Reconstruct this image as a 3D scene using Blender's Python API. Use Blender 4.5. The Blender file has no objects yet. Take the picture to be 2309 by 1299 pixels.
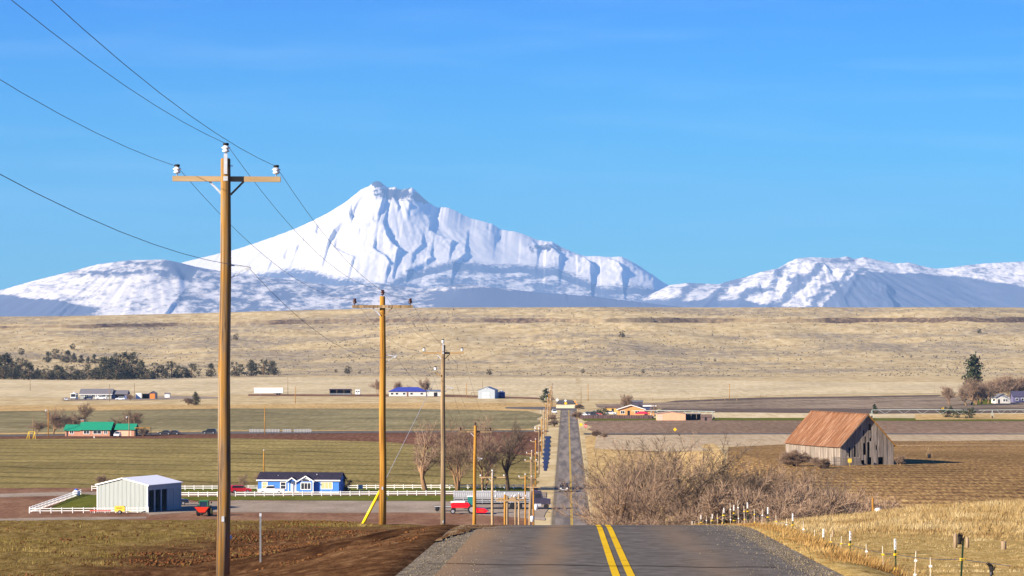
import bpy, bmesh, math, random
import numpy as np
from mathutils import Vector, Matrix, noise as mnoise
R = math.radians
S = bpy.context.scene
COL = S.collection
# ------------------------------------------------------------------ camera, sky, sun, exposure
FPX, HX, HY, EYE = 8000.0, 1278.0, 749.0, 34.7      # long lens; horizon and road vanishing point; eye 34.7 m above the valley floor
cam_d = bpy.data.cameras.new('camera'); cam = bpy.data.objects.new('camera', cam_d); COL.objects.link(cam)
cam.location = (0, 0, EYE); cam.rotation_euler = (R(90), 0, 0)
cam_d.sensor_width = 36.0; cam_d.lens = 36.0 * FPX / 2309.0
cam_d.shift_x = -(HX - 1154.5) / 2309.0; cam_d.shift_y = (HY - 649.5) / 2309.0
cam_d.clip_start = 1.0; cam_d.clip_end = 200000.0
S.camera = cam

SUN_AZ, SUN_EL = 56.0, 22.0                          # degrees left of straight behind the camera; elevation
sv = Vector((-math.sin(R(SUN_AZ)) * math.cos(R(SUN_EL)), -math.cos(R(SUN_AZ)) * math.cos(R(SUN_EL)), math.sin(R(SUN_EL))))
sun_d = bpy.data.lights.new('sun', 'SUN'); sun = bpy.data.objects.new('sun', sun_d); COL.objects.link(sun)
sun_d.energy = 5.0; sun_d.angle = R(0.5); sun_d.color = (1.0, 0.87, 0.69)
sun.rotation_euler = sv.to_track_quat('Z', 'Y').to_euler(); sun.location = (-300, -200, 300)

W = bpy.data.worlds.new('World'); S.world = W; W.use_nodes = True
nt = W.node_tree; N = nt.nodes; Lk = nt.links; N.clear()
out = N.new('ShaderNodeOutputWorld'); bg = N.new('ShaderNodeBackground'); sky = N.new('ShaderNodeTexSky')
sky.sky_type = 'NISHITA'; sky.sun_disc = False; sky.sun_elevation = R(SUN_EL); sky.sun_rotation = R(180 + SUN_AZ)
sky.altitude = 700; sky.air_density = 1.0; sky.dust_density = 0.0; sky.ozone_density = 3.0
tc = N.new('ShaderNodeTexCoord'); sep = N.new('ShaderNodeSeparateXYZ'); Lk.new(tc.outputs['Generated'], sep.inputs[0])
mr = N.new('ShaderNodeMapRange'); mr.inputs[1].default_value = 0.0; mr.inputs[2].default_value = 0.10; Lk.new(sep.outputs['Z'], mr.inputs[0])
ramp = N.new('ShaderNodeValToRGB'); cr = ramp.color_ramp
SKYR = [(0.0, (0.19, 0.66, 0.93, 1)), (0.35, (0.03, 0.58, 1.0, 1)), (1.0, (0.0, 0.38, 1.05, 1))]
cr.elements[0].position, cr.elements[0].color = SKYR[0][0], SKYR[0][1]
cr.elements[1].position, cr.elements[1].color = SKYR[2][0], SKYR[2][1]
e = cr.elements.new(SKYR[1][0]); e.color = SKYR[1][1]
Lk.new(mr.outputs[0], ramp.inputs[0])
mul = N.new('ShaderNodeMix'); mul.data_type = 'RGBA'; mul.blend_type = 'MULTIPLY'; mul.inputs[0].default_value = 1.0
Lk.new(sky.outputs[0], mul.inputs[6]); Lk.new(ramp.outputs[0], mul.inputs[7])
# thin high cirrus, drawn out sideways
mp = N.new('ShaderNodeMapping'); mp.inputs['Scale'].default_value = (7, 7, 75); mp.inputs['Rotation'].default_value = (0.02, -0.03, 0)
Lk.new(tc.outputs['Generated'], mp.inputs[0])
nz = N.new('ShaderNodeTexNoise'); nz.inputs['Scale'].default_value = 1.6; nz.inputs['Detail'].default_value = 7; nz.inputs['Roughness'].default_value = 0.55
Lk.new(mp.outputs[0], nz.inputs[0])
mr2 = N.new('ShaderNodeMapRange'); mr2.inputs[1].default_value = 0.48; mr2.inputs[2].default_value = 0.80; mr2.inputs[4].default_value = 0.11
Lk.new(nz.outputs[0], mr2.inputs[0])
cl = N.new('ShaderNodeMix'); cl.data_type = 'RGBA'; cl.inputs[7].default_value = (6.0, 8.0, 8.8, 1)
Lk.new(mr2.outputs[0], cl.inputs[0]); Lk.new(mul.outputs[2], cl.inputs[6])
Lk.new(cl.outputs[2], bg.inputs[0]); bg.inputs[1].default_value = 0.06
Lk.new(bg.outputs[0], out.inputs[0])
S.view_settings.view_transform = 'Standard'; S.view_settings.look = 'None'; S.view_settings.gamma = 1.0
S.view_settings.use_curve_mapping = False; S.view_settings.exposure = 1.3
S.render.engine = 'CYCLES'; S.cycles.use_denoising = True; S.cycles.max_bounces = 5; S.cycles.diffuse_bounces = 2
S.cycles.volume_bounces = 0; S.cycles.transparent_max_bounces = 6; S.cycles.sample_clamp_indirect = 6

# ------------------------------------------------------------------ helpers
rnd = random.Random(7)
def lin(c):
    return tuple((v / 255 / 12.92) if v / 255 <= 0.04045 else ((v / 255 + 0.055) / 1.055) ** 2.4 for v in c)
MATS = {}
def nodes_of(m):
    m.use_nodes = True; n = m.node_tree.nodes; b = n['Principled BSDF']; return n, m.node_tree.links, b
def plain(name, col, rough=0.6, metal=0.0, spec=0.3, var=0.12, scale=3.0, stretch=(1, 1, 1), bump=0.0, rand=0.0):
    """one colour with grain: noise darkens and lightens it a little, optional per-object shift"""
    if name in MATS: return MATS[name]
    m = bpy.data.materials.new(name); n, l, b = nodes_of(m)
    b.inputs['Roughness'].default_value = rough; b.inputs['Metallic'].default_value = metal; b.inputs['Specular IOR Level'].default_value = spec
    t = n.new('ShaderNodeTexCoord'); mp = n.new('ShaderNodeMapping'); mp.inputs['Scale'].default_value = stretch; l.new(t.outputs['Object'], mp.inputs[0])
    z = n.new('ShaderNodeTexNoise'); z.inputs['Scale'].default_value = scale; z.inputs['Detail'].default_value = 6; l.new(mp.outputs[0], z.inputs[0])
    mrn = n.new('ShaderNodeMapRange'); mrn.inputs[1].default_value = 0.3; mrn.inputs[2].default_value = 0.7; mrn.inputs[3].default_value = 1 - var; mrn.inputs[4].default_value = 1 + var; l.new(z.outputs[0], mrn.inputs[0])
    hs = n.new('ShaderNodeHueSaturation'); hs.inputs['Color'].default_value = (*col, 1); l.new(mrn.outputs[0], hs.inputs['Value'])
    last = hs.outputs[0]
    if rand:
        oi = n.new('ShaderNodeObjectInfo'); m2 = n.new('ShaderNodeMapRange'); m2.inputs[3].default_value = 1 - rand; m2.inputs[4].default_value = 1 + rand; l.new(oi.outputs['Random'], m2.inputs[0])
        h2 = n.new('ShaderNodeHueSaturation'); l.new(last, h2.inputs['Color']); l.new(m2.outputs[0], h2.inputs['Value']); last = h2.outputs[0]
    l.new(last, b.inputs['Base Color'])
    if bump:
        bp = n.new('ShaderNodeBump'); bp.inputs['Strength'].default_value = bump; bp.inputs['Distance'].default_value = 0.05; l.new(z.outputs[0], bp.inputs['Height']); l.new(bp.outputs[0], b.inputs['Normal'])
    MATS[name] = m; return m
def rampmat(name, stops, scale=1.0, stretch=(1, 1, 1), detail=8, rough=0.9, spec=0.0, world=True, second=None, bump=0.0, rand=0.0, dist=0.0, bdist=0.1, metal=0.0):
    """noise -> colour ramp; 'second' = (scale, stretch, low, high) multiplies by another noise"""
    if name in MATS: return MATS[name]
    m = bpy.data.materials.new(name); n, l, b = nodes_of(m)
    b.inputs['Roughness'].default_value = rough; b.inputs['Specular IOR Level'].default_value = spec; b.inputs['Metallic'].default_value = metal
    if world: t = n.new('ShaderNodeNewGeometry').outputs['Position']
    else: t = n.new('ShaderNodeTexCoord').outputs['Object']
    mp = n.new('ShaderNodeMapping'); mp.inputs['Scale'].default_value = stretch; l.new(t, mp.inputs[0])
    z = n.new('ShaderNodeTexNoise'); z.inputs['Scale'].default_value = scale; z.inputs['Detail'].default_value = detail; z.inputs['Roughness'].default_value = 0.6; z.inputs['Distortion'].default_value = dist
    l.new(mp.outputs[0], z.inputs[0])
    rp = n.new('ShaderNodeValToRGB'); l.new(z.outputs[0], rp.inputs[0]); es = rp.color_ramp.elements
    es[0].position, es[0].color = stops[0][0], (*stops[0][1], 1); es[1].position, es[1].color = stops[-1][0], (*stops[-1][1], 1)
    for p, c in stops[1:-1]:
        x = es.new(p); x.color = (*c, 1)
    last = rp.outputs[0]
    if second:
        mp2 = n.new('ShaderNodeMapping'); mp2.inputs['Scale'].default_value = second[1]; l.new(t, mp2.inputs[0])
        z2 = n.new('ShaderNodeTexNoise'); z2.inputs['Scale'].default_value = second[0]; z2.inputs['Detail'].default_value = 6; l.new(mp2.outputs[0], z2.inputs[0])
        mm = n.new('ShaderNodeMapRange'); mm.inputs[1].default_value = 0.3; mm.inputs[2].default_value = 0.7; mm.inputs[3].default_value = second[2]; mm.inputs[4].default_value = second[3]; l.new(z2.outputs[0], mm.inputs[0])
        h = n.new('ShaderNodeHueSaturation'); l.new(last, h.inputs['Color']); l.new(mm.outputs[0], h.inputs['Value']); last = h.outputs[0]
    if rand:
        oi = n.new('ShaderNodeObjectInfo'); m2 = n.new('ShaderNodeMapRange'); m2.inputs[3].default_value = 1 - rand; m2.inputs[4].default_value = 1 + rand; l.new(oi.outputs['Random'], m2.inputs[0])
        h2 = n.new('ShaderNodeHueSaturation'); l.new(last, h2.inputs['Color']); l.new(m2.outputs[0], h2.inputs['Value']); last = h2.outputs[0]
    l.new(last, b.inputs['Base Color'])
    if bump:
        bp = n.new('ShaderNodeBump'); bp.inputs['Strength'].default_value = bump; bp.inputs['Distance'].default_value = bdist; l.new(z.outputs[0], bp.inputs['Height']); l.new(bp.outputs[0], b.inputs['Normal'])
    MATS[name] = m; return m

class MB:
    """collects faces, then becomes ONE mesh object"""
    def __init__(s): s.v = []; s.f = []
    def add(s, vs, fs):
        o = len(s.v); s.v += [tuple(p) for p in vs]; s.f += [tuple(i + o for i in f) for f in fs]; return s
    def box(s, x0, x1, y0, y1, z0, z1):
        return s.add([(x0, y0, z0), (x1, y0, z0), (x1, y1, z0), (x0, y1, z0), (x0, y0, z1), (x1, y0, z1), (x1, y1, z1), (x0, y1, z1)],
                     [(0, 3, 2, 1), (4, 5, 6, 7), (0, 1, 5, 4), (1, 2, 6, 5), (2, 3, 7, 6), (3, 0, 4, 7)])
    def bar(s, a, b, w, h):
        a = Vector(a); b = Vector(b); d = (b - a).normalized(); up = Vector((0, 0, 1)) if abs(d.z) < 0.95 else Vector((0, 1, 0))
        r = d.cross(up).normalized() * w / 2; u = r.cross(d).normalized() * h / 2
        vs = [a - r - u, a + r - u, a + r + u, a - r + u, b - r - u, b + r - u, b + r + u, b - r + u]
        return s.add(vs, [(0, 1, 2, 3), (7, 6, 5, 4), (0, 4, 5, 1), (1, 5, 6, 2), (2, 6, 7, 3), (3, 7, 4, 0)])
    def tube(s, pts, rs, n=6, caps=True):
        rings = []; o = len(s.v); pts = [Vector(p) for p in pts]
        for i, p in enumerate(pts):
            d = (pts[min(i + 1, len(pts) - 1)] - pts[max(i - 1, 0)]).normalized()
            up = Vector((0, 0, 1)) if abs(d.z) < 0.9 else Vector((1, 0, 0))
            a = d.cross(up).normalized(); b = a.cross(d).normalized(); r = rs[i] if isinstance(rs, (list, tuple)) else rs
            s.v += [tuple(p + (a * math.cos(2 * math.pi * k / n) + b * math.sin(2 * math.pi * k / n)) * r) for k in range(n)]
        for i in range(len(pts) - 1):
            for k in range(n):
                s.f.append((o + i * n + k, o + i * n + (k + 1) % n, o + (i + 1) * n + (k + 1) % n, o + (i + 1) * n + k))
        if caps:
            s.f.append(tuple(o + k for k in range(n))[::-1]); s.f.append(tuple(o + (len(pts) - 1) * n + k for k in range(n)))
        return s
    def lathe(s, prof, n=10, c=(0, 0, 0)):
        o = len(s.v)
        for r, z in prof: s.v += [(c[0] + r * math.cos(2 * math.pi * k / n), c[1] + r * math.sin(2 * math.pi * k / n), c[2] + z) for k in range(n)]
        for i in range(len(prof) - 1):
            for k in range(n): s.f.append((o + i * n + k, o + i * n + (k + 1) % n, o + (i + 1) * n + (k + 1) % n, o + (i + 1) * n + k))
        s.f.append(tuple(o + k for k in range(n))[::-1]); s.f.append(tuple(o + (len(prof) - 1) * n + k for k in range(n))); return s
    def prism(s, poly, a0, a1, axis='y'):
        n = len(poly)
        def P(p, a): return (p[0], a, p[1]) if axis == 'y' else ((a, p[0], p[1]) if axis == 'x' else (p[0], p[1], a))
        vs = [P(p, a0) for p in poly] + [P(p, a1) for p in poly]
        return s.add(vs, [tuple(range(n)), tuple(range(2 * n - 1, n - 1, -1))] + [(i, i + n, (i + 1) % n + n, (i + 1) % n) for i in range(n)])
    def mesh(s, name, mat, smooth=False):
        me = bpy.data.meshes.new(name); me.from_pydata(s.v, [], s.f); me.update()
        if mat: me.materials.append(mat)
        if smooth: me.polygons.foreach_set('use_smooth', [True] * len(me.polygons))
        return me
    def build(s, name, mat, parent=None, smooth=False, loc=None, fix=True):
        me = s.mesh(name, mat, smooth)
        if fix and len(me.polygons) < 4000:
            bm = bmesh.new(); bm.from_mesh(me); bmesh.ops.recalc_face_normals(bm, faces=bm.faces); bm.to_mesh(me); bm.free()
        return obj(name, me, parent, loc)
def obj(name, me, parent=None, loc=None, rz=0):
    o = bpy.data.objects.new(name, me); COL.objects.link(o)
    if parent: o.parent = parent
    if loc: o.location = loc
    if rz: o.rotation_euler.z = rz
    return o
def tag(o, label, cat, group=None):
    o['label'] = label; o['category'] = cat
    if group: o['group'] = group
    return o
def thing(name, label, cat, loc=(0, 0, 0), rz=0, group=None):
    o = bpy.data.objects.new(name, None); COL.objects.link(o); o.empty_display_size = 0.5
    o.location = loc; o.rotation_euler.z = rz; return tag(o, label, cat, group)
def struct(o, kind='structure'): o['kind'] = kind; return o
def dup(root, loc, rz=None, label=None, scale=None):
    r = root.copy(); COL.objects.link(r); r.location = loc
    if rz is not None: r.rotation_euler.z = rz
    if scale: r.scale = (scale,) * 3 if not isinstance(scale, tuple) else scale
    if label: r['label'] = label
    for ch in list(root.children):
        c = ch.copy(); COL.objects.link(c); c.parent = r
        for g in ch.children:
            d = g.copy(); COL.objects.link(d); d.parent = c
    return r

# ------------------------------------------------------------------ terrain
def mono(pts):
    xs = np.array([p[0] for p in pts], float); ys = np.array([p[1] for p in pts], float)
    h = np.diff(xs); d = np.diff(ys) / h; m = np.zeros(len(xs)); m[1:-1] = np.where(d[:-1] * d[1:] > 0, 2 * d[:-1] * d[1:] / (d[:-1] + d[1:] + 1e-12), 0); m[0] = d[0]; m[-1] = d[-1]
    def f(x):
        x = np.clip(np.asarray(x, float), xs[0], xs[-1]); i = np.clip(np.searchsorted(xs, x) - 1, 0, len(h) - 1); t = (x - xs[i]) / h[i]
        return (2 * t**3 - 3 * t**2 + 1) * ys[i] + (t**3 - 2 * t**2 + t) * h[i] * m[i] + (-2 * t**3 + 3 * t**2) * ys[i + 1] + (t**3 - t**2) * h[i] * m[i + 1]
    return f
TAIL = [(420, 30.0), (500, 33.8), (560, 34.7), (620, 34.7)]
dL = mono([(-60, 1.5), (0, 2.9), (40, 4.5), (60, 4.9), (80, 5.6), (110, 6.65), (143, 7.66), (170, 9.3), (205, 12.1), (267, 17.9), (336, 24.1)] + TAIL)
dR = mono([(-60, 0.9), (0, 2.2), (40, 3.35), (58, 3.92), (75, 4.4), (86, 4.72), (100, 5.47), (120, 6.62), (143, 8.05), (160, 9.3), (200, 12.6), (267, 18.7), (336, 24.2)] + TAIL)
dF = mono([(-60, 1.5), (0, 2.8), (60, 5.2), (80, 6.2), (100, 7.4), (119, 8.3), (138, 9.1), (153, 9.8), (173, 10.3), (194, 11.0), (215, 11.75), (233, 12.8), (249, 13.8), (310, 18.2), (336, 20.8), (420, 29.0), (500, 33.8), (560, 34.7), (620, 34.7)])
dH = mono([(-60, 1.5), (0, 2.8), (100, 7.4), (119, 8.2), (150, 9.5), (180, 10.7), (215, 11.35), (250, 12.1), (285, 14.4), (336, 20.0), (420, 29.0), (500, 33.8), (560, 34.7), (620, 34.7)])
mesaZ = mono([(2650, 0), (2750, 0.3), (2900, 2.0), (3200, 10), (3500, 23), (3700, 36), (3790, 43), (3850, 45.0), (3860, 49.8), (3930, 54), (3990, 58.2), (3998, 60.0), (4100, 63.0), (4300, 63.5), (60000, 63.5)])
humpZ = mono([(520, 0), (600, 3.8), (650, 5.4), (700, 6.2), (760, 6.4), (850, 5.0), (1000, 2.0), (1150, 0), (1300, 0)])
ROADX0, ROADX1, ROADC = -2.75, 4.45, 0.9
def sm(t): t = np.clip(t, 0, 1); return t * t * (3 - 2 * t)
def wob(x): return 60 * np.sin(x / 210.0 + 0.7) + 35 * np.sin(x / 83.0 + 2.0) + 14 * np.sin(x / 31.0)
def H(x, y):
    """height of the land (valley floor = 0)"""
    x = np.asarray(x, float); y = np.asarray(y, float)
    l, r, f, h = dL(y), dR(y), dF(y), dH(y)
    st = np.array([-10.0, ROADX0 - 0.4, ROADX1 + 0.3, 8.2, 34.0])
    d = np.where(x <= st[0], l, np.where(x <= st[1], l + (r - l) * np.clip((x - st[0]) / (st[1] - st[0]), 0, 1) ** 1.1, np.where(x <= st[2], r,
        np.where(x <= st[3], r + (f - r) * sm((x - st[2]) / (st[3] - st[2])), np.where(x <= st[4], f + (h - f) * sm((x - st[3]) / (st[4] - st[3])), h)))))
    z = EYE - d - 0.45 * np.exp(-((x + 8.2) / 2.6) ** 2 - ((y - 79) / 7.0) ** 2)
    z = z + humpZ(y) * sm((x - 22) / 22.0)
    ym = np.where(y > 2800, y + wob(x) * sm((y - 2800) / 500.0), y)
    zm = mesaZ(ym) * (1 - 0.16 * sm((-150 - x) / 500.0)) 
    mound = 5.0 * np.exp(-((x - 395) / 55.0) ** 2 - ((y - 3890) / 45.0) ** 2) + 3.0 * np.exp(-((x - 300) / 90.0) ** 2 - ((y - 3960) / 30.0) ** 2)
    gully = 1.5 * (np.sin(x / 47.0 + np.sin(y / 160.0) * 2) + 0.6 * np.sin(x / 19.0 + y / 90.0)) * sm((y - 3000) / 400.0) * (1 - sm((y - 3680) / 150.0))
    return z + np.where(y > 2600, zm + gully + mound, 0)
def h1(x, y): return float(H(x, y))
def hit(px, py, y0=600.0):
    """world point of the land under a picture position, searching from distance y0 outwards"""
    ys = np.concatenate([np.arange(y0, 400, 0.5), np.arange(max(y0, 400), 2600, 2.0), np.arange(2600, 4200, 2.0)])
    xs = (px - HX) / FPX * ys; zr = EYE - (py - HY) / FPX * ys; g = H(xs, ys); k = np.nonzero(zr <= g)[0]
    i = k[0] if len(k) else len(ys) - 1
    return Vector((float(xs[i]), float(ys[i]), float(g[i])))
def G(px, py):
    """point of the flat valley floor seen at a picture position"""
    y = FPX * EYE / (py - HY); return ((px - HX) * y / FPX, y)
def fbm(x, y, sc, oct=4, z=0.0): return mnoise.fractal(Vector((x / sc, y / sc, z)), 0.9, 2.1, oct)

# ground: one sheet from under the camera to beyond the horizon
xl = list(np.arange(-27, -3.2, 0.3)) + [ROADX0 - 0.35, ROADX0 - 0.05, ROADX0 + 0.3, ROADC, ROADX1 - 0.3, ROADX1 + 0.05, ROADX1 + 0.35] + list(np.arange(5.2, 37, 0.6))
x = 37.0; st = 1.0
while x < 760: xl.append(x); x += st; st = min(st * 1.12, 11)
while x < 26000: xl.append(x); x += st; st *= 1.3
x = -28.0; st = 1.0
while x > -760: xl.append(x); x -= st; st = min(st * 1.12, 11)
while x > -26000: xl.append(x); x -= st; st *= 1.3
xl = sorted(set(round(float(v), 3) for v in xl))
yl = list(np.arange(-60, 54, 6)) + list(np.arange(54, 70, 0.8)) + list(np.arange(70, 150, 0.5)) + list(np.arange(150, 175, 0.8)) + list(np.arange(175, 345, 3)) + list(np.arange(345, 640, 9)) + list(np.arange(640, 1200, 12)) + list(np.arange(1200, 2600, 35)) + list(np.arange(2600, 3700, 14)) + list(np.arange(3700, 4120, 4.5))
y = 4120.0; st = 30.0
while y < 31000: yl.append(y); y += st; st *= 1.3
yl = np.array(yl); xl = np.array(xl); nx, ny = len(xl), len(yl)
XX, YY = np.meshgrid(xl, yl); ZZ = H(XX, YY)
for j in range(ny):
    yy = yl[j]
    for i in range(nx):
        xx = xl[i]
        if yy < 340:
            if -40 < xx < 45:
                if ROADX0 + 0.1 < xx < ROADX1 - 0.1: ZZ[j, i] -= 0.18
                elif yy > 50:
                    e = min(1.0, (ROADX0 - xx) / 1.5 if xx < 0 else (xx - ROADX1) / 1.5)
                    ZZ[j, i] += max(0, e) * (0.055 * fbm(xx, yy, 1.3, 5) + 0.10 * fbm(xx, yy, 7, 3, 5.0))
        elif yy < 700:
            if ROADX0 + 0.1 < xx < ROADX1 - 0.1: ZZ[j, i] -= 0.18
        elif yy < 2600:
            if ROADX0 + 0.1 < xx < ROADX1 - 0.1: ZZ[j, i] -= 0.1
        elif yy < 4200 and abs(xx) < 800:
            a = float(sm((yy - 2900) / 300) * (1 - 0.85 * sm((yy - 3900) / 100))); ZZ[j, i] += a * (1.3 * fbm(xx, yy, 40, 4) + 0.5 * fbm(xx, yy, 9, 2))
gv = np.stack([XX.ravel(), YY.ravel(), ZZ.ravel()], 1)
ii = np.arange(nx * ny).reshape(ny, nx)
gf = np.stack([ii[:-1, :-1].ravel(), ii[:-1, 1:].ravel(), ii[1:, 1:].ravel(), ii[1:, :-1].ravel()], 1)
def np_mesh(name, v, f):
    me = bpy.data.meshes.new(name); me.vertices.add(len(v)); me.vertices.foreach_set('co', v.astype(np.float32).ravel())
    k = f.shape[1]; me.loops.add(f.size); me.loops.foreach_set('vertex_index', f.astype(np.int32).ravel())
    me.polygons.add(len(f)); me.polygons.foreach_set('loop_start', (np.arange(len(f)) * k).astype(np.int32)); me.polygons.foreach_set('loop_total', np.full(len(f), k, np.int32))
    me.update(calc_edges=True); me.validate(); return me
gme = np_mesh('ground', gv, gf)
gme.polygons.foreach_set('use_smooth', [True] * len(gme.polygons))

# ground material: dry valley grass and sage slopes; basalt where the rim is steep
def ground_far():
    m = bpy.data.materials.new('dry_range_grass'); n, l, b = nodes_of(m); b.inputs['Roughness'].default_value = 0.95; b.inputs['Specular IOR Level'].default_value = 0.0
    g = n.new('ShaderNodeNewGeometry'); P = g.outputs['Position']
    def nz(scale, stretch, det=6, off=0):
        mp = n.new('ShaderNodeMapping'); mp.inputs['Scale'].default_value = stretch; mp.inputs['Location'].default_value = (off, off * 2, 0); l.new(P, mp.inputs[0])
        z = n.new('ShaderNodeTexNoise'); z.inputs['Scale'].default_value = scale; z.inputs['Detail'].default_value = det; z.inputs['Roughness'].default_value = 0.62; l.new(mp.outputs[0], z.inputs[0]); return z.outputs[0]
    def ramp(f, stops):
        r = n.new('ShaderNodeValToRGB'); l.new(f, r.inputs[0]); es = r.color_ramp.elements
        es[0].position, es[0].color = stops[0][0], (*stops[0][1], 1); es[1].position, es[1].color = stops[-1][0], (*stops[-1][1], 1)
        for p, c in stops[1:-1]: es.new(p).color = (*c, 1)
        return r.outputs[0]
    def mix(f, a, c):
        x = n.new('ShaderNodeMix'); x.data_type = 'RGBA'; l.new(f, x.inputs[0]); l.new(a, x.inputs[6])
        if isinstance(c, tuple): x.inputs[7].default_value = (*c, 1)
        else: l.new(c, x.inputs[7])
        return x.outputs[2]
    def step(f, a, c, lo=0.0, hi=1.0):
        r = n.new('ShaderNodeMapRange'); r.inputs[1].default_value = a; r.inputs[2].default_value = c; r.inputs[3].default_value = lo; r.inputs[4].default_value = hi; l.new(f, r.inputs[0]); return r.outputs[0]
    grass = ramp(nz(0.11, (1, 0.3, 2), 10), [(0.25, (0.30, 0.215, 0.11)), (0.45, (0.45, 0.345, 0.175)), (0.58, (0.55, 0.44, 0.245)), (0.75, (0.64, 0.54, 0.34))])
    patch = step(nz(0.0045, (1, 1.6, 8), 5, 40), 0.45, 0.58)          # where the sage grows
    fine = step(nz(0.16, (1, 0.4, 1), 5, 9), 0.40, 0.60, 0.25, 1.0)
    mu = n.new('ShaderNodeMath'); mu.operation = 'MULTIPLY'; l.new(patch, mu.inputs[0]); l.new(fine, mu.inputs[1])
    sp = n.new('ShaderNodeSeparateXYZ'); l.new(P, sp.inputs[0])
    onslope = step(sp.outputs['Y'], 2640, 2760)
    mu2 = n.new('ShaderNodeMath'); mu2.operation = 'MULTIPLY'; l.new(mu.outputs[0], mu2.inputs[0]); l.new(onslope, mu2.inputs[1])
    mu3 = n.new('ShaderNodeMath'); mu3.operation = 'MULTIPLY'; l.new(mu2.outputs[0], mu3.inputs[0]); mu3.inputs[1].default_value = 0.85
    c = mix(mu3.outputs[0], grass, (0.215, 0.185, 0.15))
    specks = step(nz(0.35, (1, 0.25, 1), 3, 17), 0.64, 0.70, 0.0, 0.8)
    mu4 = n.new('ShaderNodeMath'); mu4.operation = 'MULTIPLY'; l.new(specks, mu4.inputs[0]); l.new(onslope, mu4.inputs[1])
    c = mix(mu4.outputs[0], c, (0.13, 0.11, 0.085))
    sn = n.new('ShaderNodeSeparateXYZ'); l.new(g.outputs['Normal'], sn.inputs[0])
    steep = step(sn.outputs['Z'], 0.985, 0.955)
    brk = step(nz(0.012, (1, 0.3, 1), 5, 77), 0.36, 0.56, 0.3, 1.0); mu6 = n.new('ShaderNodeMath'); mu6.operation = 'MULTIPLY'; l.new(steep, mu6.inputs[0]); l.new(brk, mu6.inputs[1])
    mu5 = n.new('ShaderNodeMath'); mu5.operation = 'MULTIPLY'; l.new(mu6.outputs[0], mu5.inputs[0]); l.new(onslope, mu5.inputs[1])
    rock = ramp(nz(0.22, (1, 1, 0.5), 6, 3), [(0.35, (0.06, 0.045, 0.038)), (0.55, (0.15, 0.105, 0.075)), (0.7, (0.30, 0.22, 0.12))])
    c = mix(mu5.outputs[0], c, rock)
    l.new(c, b.inputs['Base Color']); return m
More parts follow.
